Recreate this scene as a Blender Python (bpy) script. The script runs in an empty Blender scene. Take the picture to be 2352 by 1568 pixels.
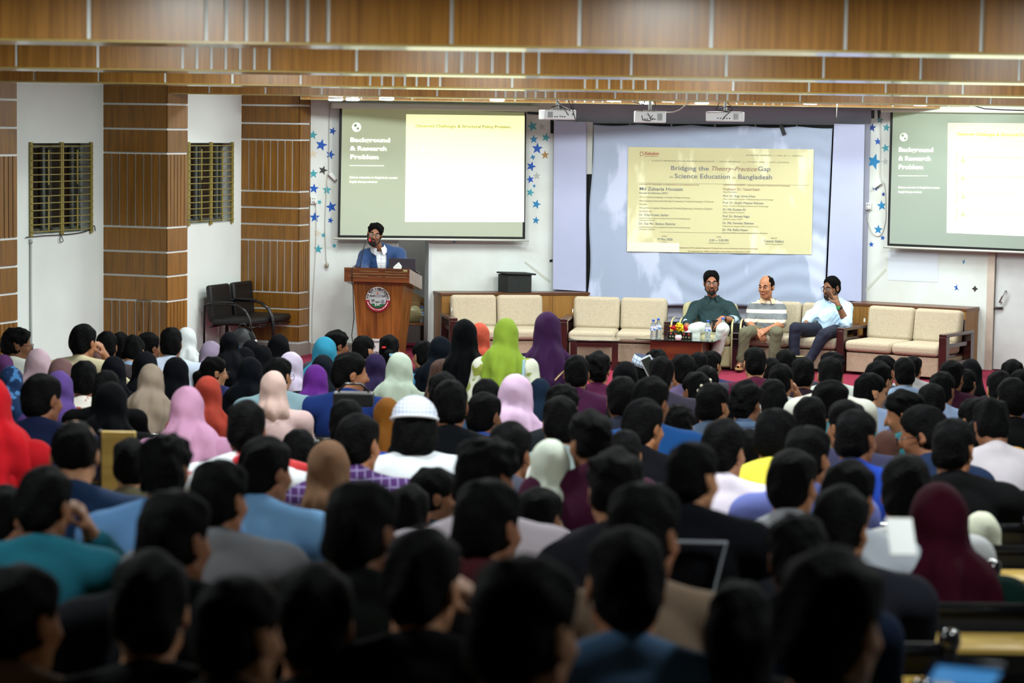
import bpy, bmesh, math, random
import numpy as np
from mathutils import Vector, Matrix
random.seed(7)
PI = math.pi
SC = bpy.context.scene
COL = SC.collection
# ------------------------------------------------------------------ camera
FPX, CX, CY, HC = 5553.0, 1176.0, 784.0, 2.7
PITCH, ROLL = math.atan(489 / 5553.0), 0.0145
CAMM = Matrix.Translation((0, 0, HC)) @ Matrix.Rotation(PI / 2 - PITCH, 4, 'X') @ Matrix.Rotation(ROLL, 4, 'Z')
cd = bpy.data.cameras.new('camera')
cam = bpy.data.objects.new('camera', cd); COL.objects.link(cam)
cam.matrix_world = CAMM
cd.sensor_width = 36.0; cd.lens = 85.0; cd.clip_end = 200; cd.clip_start = .05
cd.dof.use_dof = True; cd.dof.focus_distance = 28.0; cd.dof.aperture_fstop = 3.3; cd.dof.aperture_blades = 9
SC.camera = cam
SC.view_settings.view_transform = 'Standard'
SC.view_settings.look = 'None'
SC.view_settings.exposure = 0.35
SC.view_settings.gamma = 1.0
SC.view_settings.use_curve_mapping = False
w = bpy.data.worlds.new('world'); SC.world = w; w.use_nodes = True
w.node_tree.nodes['Background'].inputs[0].default_value = (.75, .62, .5, 1)
w.node_tree.nodes['Background'].inputs[1].default_value = 0.12
# the hall's ceiling lamps: (x, y, z, watts, size); built with their fittings in lamp() further down
LAMP_W = 26.0
HALL_LAMPS = [(x, y, 3.42, p) for (y, p, xs) in ((26.75, 36, (-1.9, -.5, .9, 2.3, 3.7, 4.9)), (23.3, 62, (-2, 0, 2, 4, 5.4)), (19.3, 58, (-2.2, -.2, 1.8, 4)), (15.0, 50, (-2.4, -.5, 1.4, 3.6)), (10.6, 74, (-1.8, .8, 3.2)), (6.4, 46, (-2, 2))) for x in xs]
# ------------------------------------------------------------------ pixel helpers
R3 = CAMM.to_3x3()
def ray(px, py):
    return R3 @ Vector(((px - CX) / FPX, -(py - CY) / FPX, -1.0))
def at(px, py, Y):
    d = ray(px, py); return Vector((0, 0, HC)) + d * (Y / d.y)
def s2l(c):
    c /= 255.0
    return c / 12.92 if c <= .04045 else ((c + .055) / 1.055) ** 2.4
def rgb(t):
    return (s2l(t[0]), s2l(t[1]), s2l(t[2]), 1.0)
# ------------------------------------------------------------------ materials
MATS = {}
def mat(key, col=(128, 128, 128), rough=.6, metal=0.0, emit=0.0, vary=0.0, scale=8.0, spec=.5, trans=0.0, coat=0.0, bump=0.0, bscale=40.0, alpha=1.0, col2=None, stretch=None, ior=1.45, ecol=None, sheen=0.0):
    if key in MATS: return MATS[key]
    m = bpy.data.materials.new(key); m.use_nodes = True
    nt = m.node_tree; b = nt.nodes['Principled BSDF']
    c = rgb(col)
    b.inputs['Base Color'].default_value = c
    b.inputs['Roughness'].default_value = rough
    b.inputs['Metallic'].default_value = metal
    b.inputs['Specular IOR Level'].default_value = spec
    b.inputs['IOR'].default_value = ior
    if trans: b.inputs['Transmission Weight'].default_value = trans
    if coat: b.inputs['Coat Weight'].default_value = coat; b.inputs['Coat Roughness'].default_value = .15
    if sheen: b.inputs['Sheen Weight'].default_value = sheen
    if alpha < 1: b.inputs['Alpha'].default_value = alpha
    if emit:
        b.inputs['Emission Color'].default_value = rgb(ecol or col); b.inputs['Emission Strength'].default_value = emit
    if vary or bump or col2:
        tc = nt.nodes.new('ShaderNodeTexCoord'); mp = nt.nodes.new('ShaderNodeMapping')
        nt.links.new(tc.outputs['Object'], mp.inputs['Vector'])
        if stretch: mp.inputs['Scale'].default_value = stretch
    if vary or col2:
        n = nt.nodes.new('ShaderNodeTexNoise'); n.inputs['Scale'].default_value = scale; n.inputs['Detail'].default_value = 5
        nt.links.new(mp.outputs['Vector'], n.inputs['Vector'])
        r = nt.nodes.new('ShaderNodeValToRGB')
        nt.links.new(n.outputs['Fac'], r.inputs['Fac'])
        r.color_ramp.elements[0].position = .32; r.color_ramp.elements[1].position = .68
        if col2:
            r.color_ramp.elements[0].color = rgb(col2); r.color_ramp.elements[1].color = c
        else:
            r.color_ramp.elements[0].color = tuple(x * (1 - vary) for x in c[:3]) + (1,)
            r.color_ramp.elements[1].color = tuple(min(1, x * (1 + vary)) for x in c[:3]) + (1,)
        nt.links.new(r.outputs['Color'], b.inputs['Base Color'])
        if emit and not ecol: nt.links.new(r.outputs['Color'], b.inputs['Emission Color'])
    if bump:
        n2 = nt.nodes.new('ShaderNodeTexNoise'); n2.inputs['Scale'].default_value = bscale
        nt.links.new(mp.outputs['Vector'], n2.inputs['Vector'])
        bp = nt.nodes.new('ShaderNodeBump'); bp.inputs['Strength'].default_value = bump; bp.inputs['Distance'].default_value = .01
        nt.links.new(n2.outputs['Fac'], bp.inputs['Height']); nt.links.new(bp.outputs['Normal'], b.inputs['Normal'])
    MATS[key] = m
    return m
def wood(key, c1, c2, rough=.35, sc=(9, 9, .9), coat=.3, scale=3.0):
    """grain running along z with a few darker streaks and a per-object tone"""
    if key in MATS: return MATS[key]
    m = bpy.data.materials.new(key); m.use_nodes = True
    nt = m.node_tree; b = nt.nodes['Principled BSDF']
    b.inputs['Roughness'].default_value = rough; b.inputs['Coat Weight'].default_value = coat; b.inputs['Coat Roughness'].default_value = .2
    tc = nt.nodes.new('ShaderNodeTexCoord'); mp = nt.nodes.new('ShaderNodeMapping'); mp.inputs['Scale'].default_value = sc
    oi = nt.nodes.new('ShaderNodeObjectInfo')
    n = nt.nodes.new('ShaderNodeTexNoise'); n.noise_dimensions = '4D'; n.inputs['Scale'].default_value = scale; n.inputs['Detail'].default_value = 8; n.inputs['Distortion'].default_value = .6
    ml = nt.nodes.new('ShaderNodeMath'); ml.operation = 'MULTIPLY'; ml.inputs[1].default_value = 9
    nt.links.new(oi.outputs['Random'], ml.inputs[0]); nt.links.new(ml.outputs[0], n.inputs['W'])
    nt.links.new(tc.outputs['Object'], mp.inputs['Vector']); nt.links.new(mp.outputs['Vector'], n.inputs['Vector'])
    r = nt.nodes.new('ShaderNodeValToRGB'); r.color_ramp.elements[0].position = .3; r.color_ramp.elements[1].position = .66
    r.color_ramp.elements[0].color = rgb(c1); r.color_ramp.elements[1].color = rgb(c2)
    nt.links.new(n.outputs['Fac'], r.inputs['Fac'])
    hsv = nt.nodes.new('ShaderNodeHueSaturation')
    mr = nt.nodes.new('ShaderNodeMapRange'); mr.inputs['To Min'].default_value = .88; mr.inputs['To Max'].default_value = 1.1
    nt.links.new(oi.outputs['Random'], mr.inputs['Value']); nt.links.new(mr.outputs['Result'], hsv.inputs['Value'])
    nt.links.new(r.outputs['Color'], hsv.inputs['Color']); nt.links.new(hsv.outputs['Color'], b.inputs['Base Color'])
    MATS[key] = m
    return m
def pattern(key, c1, c2, kind='stripe', scale=12.0, width=.5, rough=.85, axis='Z'):
    """woven cloth patterns: horizontal stripes, plaid checks or scattered print"""
    if key in MATS: return MATS[key]
    m = bpy.data.materials.new(key); m.use_nodes = True
    nt = m.node_tree; b = nt.nodes['Principled BSDF']; b.inputs['Roughness'].default_value = rough; b.inputs['Specular IOR Level'].default_value = .2
    tc = nt.nodes.new('ShaderNodeTexCoord'); sp = nt.nodes.new('ShaderNodeSeparateXYZ'); nt.links.new(tc.outputs['Object'], sp.inputs[0])
    def band(out):
        a = nt.nodes.new('ShaderNodeMath'); a.operation = 'MULTIPLY'; a.inputs[1].default_value = scale; nt.links.new(out, a.inputs[0])
        f = nt.nodes.new('ShaderNodeMath'); f.operation = 'FRACT'; nt.links.new(a.outputs[0], f.inputs[0])
        l = nt.nodes.new('ShaderNodeMath'); l.operation = 'LESS_THAN'; l.inputs[1].default_value = width; nt.links.new(f.outputs[0], l.inputs[0])
        return l.outputs[0]
    if kind == 'stripe': fac = band(sp.outputs[axis])
    elif kind == 'plaid':
        mx = nt.nodes.new('ShaderNodeMath'); mx.operation = 'MAXIMUM'
        nt.links.new(band(sp.outputs['X']), mx.inputs[0]); nt.links.new(band(sp.outputs['Z']), mx.inputs[1]); fac = mx.outputs[0]
    else:
        v = nt.nodes.new('ShaderNodeTexNoise'); v.inputs['Scale'].default_value = scale; v.inputs['Detail'].default_value = 2
        nt.links.new(tc.outputs['Object'], v.inputs['Vector'])
        l = nt.nodes.new('ShaderNodeValToRGB'); l.color_ramp.elements[0].position = width - .02; l.color_ramp.elements[1].position = width + .02
        nt.links.new(v.outputs['Fac'], l.inputs['Fac']); fac = l.outputs['Color']
    mix = nt.nodes.new('ShaderNodeMix'); mix.data_type = 'RGBA'
    nt.links.new(fac, mix.inputs['Factor']); mix.inputs['A'].default_value = rgb(c1); mix.inputs['B'].default_value = rgb(c2)
    nt.links.new(mix.outputs['Result'], b.inputs['Base Color'])
    MATS[key] = m
    return m
# ------------------------------------------------------------------ mesh builder
class MB:
    def __init__(s, M=None):
        s.bm = bmesh.new(); s.M = M or Matrix.Identity(4); s.sm = False
    def v(s, p): return s.bm.verts.new(s.M @ Vector(p))
    def face(s, pts, smooth=False):
        try:
            f = s.bm.faces.new([s.v(p) for p in pts]); f.smooth = smooth
        except ValueError: pass
        return s
    def box(s, lo, hi, bev=0.0, T=None, seg=2):
        x0, y0, z0 = lo; x1, y1, z1 = hi
        T = T or Matrix.Identity(4)
        P = [(x0, y0, z0), (x1, y0, z0), (x1, y1, z0), (x0, y1, z0), (x0, y0, z1), (x1, y0, z1), (x1, y1, z1), (x0, y1, z1)]
        vs = [s.v(T @ Vector(p)) for p in P]
        fs = [s.bm.faces.new([vs[i] for i in q]) for q in ((3, 2, 1, 0), (4, 5, 6, 7), (0, 1, 5, 4), (1, 2, 6, 5), (2, 3, 7, 6), (3, 0, 4, 7))]
        if bev > 0:
            es = list({e for f in fs for e in f.edges})
            r = bmesh.ops.bevel(s.bm, geom=es, offset=bev, segments=seg, profile=.5, affect='EDGES', clamp_overlap=True)
            for f in r['faces']: f.smooth = True
        return s
    def prism(s, pts, d, smooth=False):
        """polygon pts (3d) extruded by vector d"""
        d = Vector(d); n = len(pts)
        a = [s.v(p) for p in pts]; b = [s.v(Vector(p) + d) for p in pts]
        s.bm.faces.new(a); s.bm.faces.new(b[::-1])
        for i in range(n):
            j = (i + 1) % n
            f = s.bm.faces.new((a[j], a[i], b[i], b[j])); f.smooth = smooth
        return s
    def tube(s, path, r, n=8, cap=True, closed=False):
        path = [Vector(p) for p in path]; m = len(path)
        rr = r if isinstance(r, (list, tuple)) else [r] * m
        rings = []; up = None
        for i, p in enumerate(path):
            if closed: t = path[(i + 1) % m] - path[i - 1]
            else: t = path[min(i + 1, m - 1)] - path[max(i - 1, 0)]
            t = t.normalized() if t.length > 1e-9 else Vector((0, 0, 1))
            if up is None:
                up = Vector((0, 0, 1)) if abs(t.z) < .9 else Vector((1, 0, 0))
            u = (up - t * up.dot(t))
            u = u.normalized() if u.length > 1e-6 else t.orthogonal().normalized()
            up = u; q = t.cross(u)
            rings.append([s.v(p + (u * math.cos(2 * PI * k / n) + q * math.sin(2 * PI * k / n)) * rr[i]) for k in range(n)])
        for i in range(m if closed else m - 1):
            A, B = rings[i], rings[(i + 1) % m]
            for k in range(n):
                f = s.bm.faces.new((A[k], A[(k + 1) % n], B[(k + 1) % n], B[k])); f.smooth = True
        if cap and not closed:
            s.bm.faces.new(rings[0][::-1]); s.bm.faces.new(rings[-1])
        return s
    def lathe(s, prof, c=(0, 0, 0), n=20, T=None, cap=True):
        T = T or Matrix.Identity(4); c = Vector(c)
        rings = [[s.v(T @ (c + Vector((r * math.cos(2 * PI * k / n), r * math.sin(2 * PI * k / n), z)))) for k in range(n)] for r, z in prof]
        for A, B in zip(rings, rings[1:]):
            for k in range(n):
                f = s.bm.faces.new((A[k], A[(k + 1) % n], B[(k + 1) % n], B[k])); f.smooth = True
        if cap:
            s.bm.faces.new(rings[0][::-1]); s.bm.faces.new(rings[-1])
        return s
    def ball(s, c, r, u=12, v=8):
        c = Vector(c); r = Vector(r) if not isinstance(r, (int, float)) else Vector((r, r, r))
        rings = []
        for i in range(1, v):
            a = PI * i / v
            rings.append([s.v(c + Vector((r.x * math.sin(a) * math.cos(2 * PI * k / u), r.y * math.sin(a) * math.sin(2 * PI * k / u), r.z * math.cos(a)))) for k in range(u)])
        t = s.v(c + Vector((0, 0, r.z))); b = s.v(c - Vector((0, 0, r.z)))
        for k in range(u):
            f = s.bm.faces.new((t, rings[0][k], rings[0][(k + 1) % u])); f.smooth = True
            f = s.bm.faces.new((b, rings[-1][(k + 1) % u], rings[-1][k])); f.smooth = True
        for A, B in zip(rings, rings[1:]):
            for k in range(u):
                f = s.bm.faces.new((A[k], B[k], B[(k + 1) % u], A[(k + 1) % u])); f.smooth = True
        return s
    def build(s, name, m, parent=None, **kw):
        bmesh.ops.recalc_face_normals(s.bm, faces=s.bm.faces[:])
        me = bpy.data.meshes.new(name); s.bm.to_mesh(me); s.bm.free()
        if m: me.materials.append(m)
        return link(name, me, parent, **kw)
def link(name, me, parent=None, label=None, cat=None, group=None, kind=None):
    o = bpy.data.objects.new(name, me); COL.objects.link(o)
    if parent is not None: o.parent = parent
    if label: o['label'] = label
    if cat: o['category'] = cat
    if group: o['group'] = group
    if kind: o['kind'] = kind
    return o
def thing(name, label, cat, M=None, group=None):
    o = link(name, None, None, label, cat, group)
    if M is not None: o.matrix_world = M
    return o
def TR(x=0, y=0, z=0, rz=0.0):
    return Matrix.Translation((x, y, z)) @ Matrix.Rotation(rz, 4, 'Z')
def text(body, size, M, m, parent, name='lettering', bold=0.0, align='LEFT', shear=0.0, ext=0.0008, space=1.0, width=None, label=None):
    c = bpy.data.curves.new(name, 'FONT'); c.body = body; c.size = size; c.offset = bold; c.shear = shear
    c.align_x = align; c.extrude = ext; c.space_character = space; c.resolution_u = 2
    o = bpy.data.objects.new(name, c); COL.objects.link(o)
    dg = bpy.context.evaluated_depsgraph_get()
    me = bpy.data.meshes.new_from_object(o.evaluated_get(dg)); bpy.data.objects.remove(o)
    me.materials.clear(); me.materials.append(m)
    T = M @ Matrix.Rotation(PI / 2, 4, 'X')
    if width:
        xs = [v.co.x for v in me.vertices]
        if xs: T = T @ Matrix.Diagonal((width / max(1e-5, max(xs) - min(xs)), 1, 1, 1))
    me.transform(T)
    return link(name, me, parent, label=label)
# wall frames: x along the wall (to the right as seen from the seats), y into the wall, z up
class Frame:
    def __init__(s, x, y, ang):
        s.M = TR(x, y, 0, ang); s.I = s.M.inverted()
    def hit(s, px, py, off=0.0):
        """pixel -> (along, height) on the plane standing off in front of the wall"""
        o = s.I @ Vector((0, 0, HC)); d = s.I.to_3x3() @ ray(px, py)
        t = (-off - o.y) / d.y; p = o + d * t
        return p.x, p.z
    def front(s, px, py, xs):
        """pixel -> (y, height) on the plane x = xs"""
        o = s.I @ Vector((0, 0, HC)); d = s.I.to_3x3() @ ray(px, py)
        t = (xs - o.x) / d.x; p = o + d * t
        return p.y, p.z
FA = Frame(-2.41, 28.6, math.radians(15))
FM = Frame(.497, 29.38, math.atan2(28.6 - 29.38, 4.192 - .497))
FR = Frame(4.192, 28.6, math.radians(-30))
FL = Frame(-3.22, 28.56, math.radians(70))
# ------------------------------------------------------------------ implicit surfaces (smoothly blended bodies and cloth)
class Field:
    def __init__(s, lo, hi, res):
        s.lo = np.array(lo, float); s.res = res
        n = np.ceil((np.array(hi) - s.lo) / res).astype(int) + 1
        s.n = n; s.V = np.full(tuple(n), 1.0, np.float32)
        s.ax = [s.lo[i] + res * np.arange(n[i]) for i in range(3)]
    def _sub(s, lo, hi):
        a = np.clip(np.floor((np.array(lo) - s.lo) / s.res).astype(int), 0, s.n)
        b = np.clip(np.ceil((np.array(hi) - s.lo) / s.res).astype(int) + 1, 0, s.n)
        if (b <= a).any(): return None
        sl = tuple(slice(a[i], b[i]) for i in range(3))
        g = np.meshgrid(*[s.ax[i][a[i]:b[i]] for i in range(3)], indexing='ij')
        return sl, np.stack(g, -1)
    def _mix(s, sl, d, k, op):
        v = s.V[sl]
        if op == 'u':
            h = np.clip(.5 + .5 * (v - d) / k, 0, 1); s.V[sl] = v * (1 - h) + d * h - k * h * (1 - h)
        elif op == 's':
            h = np.clip(.5 - .5 * (v + d) / k, 0, 1); s.V[sl] = v * (1 - h) - d * h + k * h * (1 - h)
    def ell(s, c, r, R=None, k=.015, op='u'):
        c = np.array(c, float); r = np.array(r, float); m = max(r) + .05 + k
        q = s._sub(c - m, c + m)
        if q is None: return s
        sl, P = q; P = P - c
        if R is not None: P = P @ np.array(R)          # rows of R^T: P in local axes
        k0 = np.linalg.norm(P / r, axis=-1); k1 = np.linalg.norm(P / (r * r), axis=-1) + 1e-9
        s._mix(sl, k0 * (k0 - 1) / k1, k, op); return s
    def cap(s, a, b, ra, rb=None, k=.015, op='u', flat=None):
        rb = ra if rb is None else rb
        a = np.array(a, float); b = np.array(b, float); m = max(ra, rb) + .05 + k
        q = s._sub(np.minimum(a, b) - m, np.maximum(a, b) + m)
        if q is None: return s
        sl, P = q; ab = b - a; L = (ab @ ab) + 1e-12
        t = np.clip(((P - a) @ ab) / L, 0, 1)
        D = P - (a + t[..., None] * ab)
        if flat is not None:                             # squash along direction flat[0] by factor flat[1]
            u = np.array(flat[0], float); u /= np.linalg.norm(u); D = D + (D @ u)[..., None] * u * (flat[1] - 1)
        s._mix(sl, np.linalg.norm(D, axis=-1) - (ra + (rb - ra) * t), k, op); return s
    def half(s, p, n, k=.004):
        """keep the side the normal n points away from"""
        n = np.array(n, float); n /= np.linalg.norm(n)
        g = np.meshgrid(*s.ax, indexing='ij')
        d = sum((g[i] - p[i]) * n[i] for i in range(3))
        s.V = np.maximum(s.V, d.astype(np.float32)); return s
    def noise(s, amp, fr, seed=0, mask=None):
        rs = np.random.RandomState(seed); g = np.meshgrid(*s.ax, indexing='ij')
        N = 0
        for _ in range(7):
            d = rs.normal(size=3); d /= np.linalg.norm(d); f = fr * rs.uniform(.6, 1.5)
            N = N + np.sin(f * (g[0] * d[0] + g[1] * d[1] + g[2] * d[2]) + rs.uniform(0, 6.28))
        N = N * (amp / 2.2)
        if mask is not None: N = N * mask(*g)
        s.V = s.V + N.astype(np.float32); return s
    def add(s, fn):
        g = np.meshgrid(*s.ax, indexing='ij'); s.V = s.V + fn(*g).astype(np.float32); return s
    def mesh(s, name, smooth_it=1):
        V = s.V; S = V < 0
        cn = tuple(np.array(V.shape) - 1)
        acc = np.zeros(cn + (3,)); cnt = np.zeros(cn)
        edges = []
        for ax in range(3):
            A = [slice(None)] * 3; B = [slice(None)] * 3
            A[ax] = slice(0, -1); B[ax] = slice(1, None)
            v0, v1 = V[tuple(A)], V[tuple(B)]; ch = S[tuple(A)] != S[tuple(B)]
            idx = np.argwhere(ch)
            if len(idx) == 0: continue
            i = tuple(idx.T); t = v0[i] / (v0[i] - v1[i])
            pos = idx.astype(float); pos[:, ax] += t
            o = [x for x in range(3) if x != ax]
            ok = np.ones(len(idx), bool)
            for x in o: ok &= (idx[:, x] > 0) & (idx[:, x] < V.shape[x] - 1)
            idx, pos = idx[ok], pos[ok]
            inside = S[tuple(A)][tuple(idx.T)]
            cells = []
            for da, db in ((1, 1), (0, 1), (0, 0), (1, 0)):
                c = idx.copy(); c[:, o[0]] -= da; c[:, o[1]] -= db
                np.add.at(acc, tuple(c.T), pos); np.add.at(cnt, tuple(c.T), 1); cells.append(c)
            edges.append((cells, inside, ax))
        used = cnt > 0
        ids = np.full(cn, -1); ids[used] = np.arange(used.sum())
        co = acc[used] / cnt[used][:, None] * s.res + s.lo
        Q = []
        for cells, inside, ax in edges:
            q = np.stack([ids[tuple(c.T)] for c in cells], -1)
            flip = inside if ax != 1 else ~inside
            q = np.where(flip[:, None], q, q[:, ::-1]); Q.append(q)
        Q = np.concatenate(Q)
        for _ in range(smooth_it):                       # laplacian relax
            a = np.zeros_like(co); n = np.zeros(len(co))
            for u, v in ((0, 1), (1, 2), (2, 3), (3, 0)):
                np.add.at(a, Q[:, u], co[Q[:, v]]); np.add.at(n, Q[:, u], 1)
                np.add.at(a, Q[:, v], co[Q[:, u]]); np.add.at(n, Q[:, v], 1)
            co = co * .5 + .5 * a / np.maximum(n, 1)[:, None]
        me = bpy.data.meshes.new(name)
        me.vertices.add(len(co)); me.vertices.foreach_set('co', co.astype(np.float32).ravel())
        me.loops.add(len(Q) * 4); me.loops.foreach_set('vertex_index', Q.ravel().astype(np.int32))
        me.polygons.add(len(Q)); me.polygons.foreach_set('loop_start', np.arange(0, len(Q) * 4, 4, dtype=np.int32))
        me.polygons.foreach_set('use_smooth', np.ones(len(Q), bool))
        me.update(calc_edges=True)
        return me
# ================================================================== the hall
WHITE = mat('wall_paint', (220, 228, 224), .8, vary=.04, scale=1.3, bump=.15, bscale=30)
WHITE2 = mat('stained_paint', (222, 231, 229), .75, col2=(206, 210, 200), scale=1.6, bump=.1, bscale=25)
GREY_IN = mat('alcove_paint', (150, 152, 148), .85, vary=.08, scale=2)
BLUEGREY = mat('bluegrey_paint', (158, 162, 176), .8, vary=.05, scale=1.5)
JOINT = mat('joint_white', (218, 222, 220), .55)
WOODP = wood('pillar_laminate', (102, 66, 10), (138, 92, 20), rough=.42, sc=(14, 14, .8), coat=.08, scale=2.5)
WOODB = wood('beam_laminate', (128, 84, 26), (164, 112, 44), rough=.36, sc=(16, 16, .7), coat=.2, scale=2.2)
CARPET = mat('red_carpet', (132, 44, 64), .95, vary=.12, scale=30, bump=.4, bscale=200, spec=.1)
FLOORM = mat('floor_tile', (92, 88, 84), .5, vary=.12, scale=3)
BLACKM = mat('black_metal', (14, 15, 17), .25, spec=.6)
# stage floor and stepped gallery floor
MB().box((-9, 24.3, -.6), (9, 32, 0)).build('floor_stage', CARPET, kind='structure')
def floor_z(d): return .94 - .066 * d
ROWS = [4.35 + .92 * k for k in range(20)]
b = MB()
b.box((-9, 22.3, -1.2), (9, 24.3, floor_z(22.3)))
for i, d in enumerate(ROWS):
    b.box((-9, d - .60, -1.2), (9, d + .32, floor_z(d)))
b.box((-9, -3, -1.2), (9, ROWS[0] - .6, floor_z(ROWS[0]) + .06))
b.build('floor', FLOORM, kind='structure')
MB().box((-9, -3, 3.86), (9, 32, 4.0)).build('ceiling', mat('ceiling_paint', (200, 200, 192), .9), kind='structure')
MB().box((-9, -3.2, -1.2), (9, -3, 4)).build('wall_back', WHITE, kind='structure')
# left wall with window openings
W1 = (FL.hit(67, 430)[0], FL.hit(208, 430)[0]); W2 = (FL.hit(430, 420)[0], FL.hit(532, 420)[0]); ZW = (1.57, 2.485)
W0 = (W1[0] - 3.05, W1[0] - 1.62)
def wall_box(F, x0, x1, z0, z1, th=.22, y0=0.0, mb=None):
    (mb or MB(F.M)).box((x0, y0, z0), (x1, y0 + th, z1)); return mb
b = MB(FL.M)
xs = [-34, W0[0], W0[1], W1[0], W1[1], W2[0], W2[1], .9]
for i in range(0, 8, 2): b.box((xs[i], 0, -1.2), (xs[i + 1], .22, 3.9))
for (a, c) in (W0, W1, W2):
    b.box((a, 0, -1.2), (c, .22, ZW[0])); b.box((a, 0, ZW[1]), (c, .22, 3.9))
b.build('wall_left', WHITE, kind='structure')
# front walls
oA = (FA.hit(914, 700)[0], FA.hit(983, 700)[0]); LA = 3.01
b = MB(FA.M)
b.box((0, 0, 0), (oA[0], .2, 3.9)); b.box((oA[1], 0, 0), (LA, .2, 3.9)); b.box((oA[0], 0, 2.05), (oA[1], .2, 3.9))
b.build('wall_front_left', WHITE2, kind='structure')
b = MB(FA.M)
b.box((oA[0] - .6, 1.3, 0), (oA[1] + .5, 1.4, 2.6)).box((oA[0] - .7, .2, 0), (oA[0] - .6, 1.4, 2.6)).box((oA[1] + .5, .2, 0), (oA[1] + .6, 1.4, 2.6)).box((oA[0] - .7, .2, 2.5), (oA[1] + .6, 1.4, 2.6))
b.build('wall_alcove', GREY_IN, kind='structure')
b = MB(FA.M); b.box((oA[1], -.012, 0), (oA[1] + .035, .2, 2.05)); b.box((oA[0] - .035, -.012, 0), (oA[0], .2, 2.05))
b.build('trim_1', mat('frame_white', (205, 210, 212), .5), kind='structure')
LM = math.hypot(4.192 - .497, 28.6 - 29.38)
b = MB(FM.M); b.box((0, 0, 0), (LM, .2, 3.9)); b.build('wall_front', BLUEGREY, kind='structure')
dR = (FR.hit(2283, 700)[0],)
b = MB(FR.M)
b.box((0, 0, 0), (dR[0], .2, 3.9)); b.box((dR[0], 0, 2.02), (dR[0] + .95, .2, 3.9)); b.box((dR[0] + .95, 0, 0), (5.0, .2, 3.9))
b.build('wall_front_right', WHITE2, kind='structure')
e = FR.M @ Vector((5.0, 0, 0))
MB(TR(e.x, e.y, 0, math.radians(-88))).box((0, 0, -1.2), (32, .2, 3.9)).build('wall_right', WHITE, kind='structure')
# door on the right
d0 = dR[0]
MB(FR.M).box((d0 - .085, -.02, 0), (d0, .05, 2.05)).box((d0 + .93, -.02, 0), (d0 + 1.0, .05, 2.05)).box((d0 - .085, -.02, 2.0), (d0 + 1.0, .05, 2.08)).build('trim_2', mat('jamb_paint', (196, 182, 168), .6, vary=.08, scale=6), kind='structure')
dr = MB(FR.M).box((d0 + .004, .02, .01), (d0 + .926, .06, 2.0), .004).build('door_1', mat('door_paint', (203, 207, 206), .5, vary=.05, scale=5), kind='structure')
hx, hz = FR.hit(2302, 682)
STEEL = mat('steel', (190, 192, 195), .25, metal=.9)
b = MB(FR.M); b.tube([(hx + .035, .02, hz + .07), (hx + .035, -.03, hz + .07), (hx - .02, -.03, hz - .06), (hx - .02, .02, hz - .06)], .012); b.build('door_handle', STEEL, dr)
hx, hz = FR.hit(2291, 707)
b = MB(FR.M); b.box((hx - .05, .0, hz - .014), (hx + .06, .02, hz + .014), .003).tube([(hx - .09, -.012, hz), (hx + .04, -.012, hz)], .007); b.build('latch', mat('dark_steel', (90, 88, 84), .4, metal=.8), dr)
# baseboards
BASE = mat('base_tile', (150, 142, 134), .5, vary=.05)
MB(FA.M).box((0, -.02, 0), (oA[0] - .035, 0, .125)).build('baseboard_front', BASE, kind='structure')
MB(FL.M).box((-12, -.02, -.3), (.9, 0, .1)).build('baseboard_left', BASE, kind='structure')
# ------------------------------------------------------------------ windows with grilles
GRILLE = mat('grille_paint', (138, 126, 66), .5, vary=.1)
ALU = mat('window_aluminium', (92, 98, 88), .5, metal=.3, vary=.15)
GLASSM = mat('window_glass', (90, 90, 80), .05, alpha=.12)
BRICK = mat('outer_brick', (190, 112, 56), .9, col2=(90, 54, 28), scale=3)
def window(n, a, c):
    z0, z1 = ZW; wd = c - a
    fr = MB(FL.M)
    y = .12
    for (p, q) in ((a, a + .05), (c - .05, c), (a + wd * .5 - .03, a + wd * .5 + .03)): fr.box((p, y, z0), (q, y + .06, z1))
    fr.box((a, y, z0), (c, y + .06, z0 + .05)).box((a, y, z1 - .05), (c, y + .06, z1))
    o = fr.build('window_%d' % n, ALU, kind='structure')
    for (p, q) in ((a + .05, a + wd * .5 - .03), (a + wd * .5 + .03, c - .05)):
        MB(FL.M).box((p, y + .02, z0 + .05), (q, y + .028, z1 - .05)).build('pane', GLASSM, o)
    sash = MB(FL.M).box((a + wd * .33, y - .035, z0 + .04), (a + wd * .37, y - .01, z1 - .04)).box((c - wd * .2, y - .035, z0 + .04), (c - wd * .16, y - .01, z1 - .04))
    sash.build('sliding_sash', mat('sash_grey', (96, 102, 96), .5), o)
    yg = -.012
    for (p, q) in ((a - .01, a + .035), (c - .035, c + .01), (a + wd * .5 - .03, a + wd * .5 - .004), (a + wd * .5 + .004, a + wd * .5 + .03)):
        MB(FL.M).box((p, yg - .012, z0 - .02), (q, yg + .008, z1 + .01)).build('grille_post', GRILLE, o)
    me = None
    for k in range(13):
        z = z0 + .03 + (z1 - z0 - .06) * k / 12
        MB(FL.M).box((a, yg - .022, z - .005), (c, yg - .012, z + .005)).build('grille_bar', GRILLE, o)
    for fx in (.27, .74):
        for (za, zb) in ((z0 + .03, z0 + .39), (z1 - .42, z1 - .07)):
            MB(FL.M).box((a + wd * fx - .012, yg - .018, za), (a + wd * fx + .012, yg - .01, zb)).build('grille_upright', GRILLE, o)
    return o
for i, (a, c) in enumerate((W0, W1, W2)): window(i + 1, a, c)
MB(FL.M).box((-12, 1.2, -1), (2.5, 1.3, 4)).build('wall_outside', BRICK, kind='structure')
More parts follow.
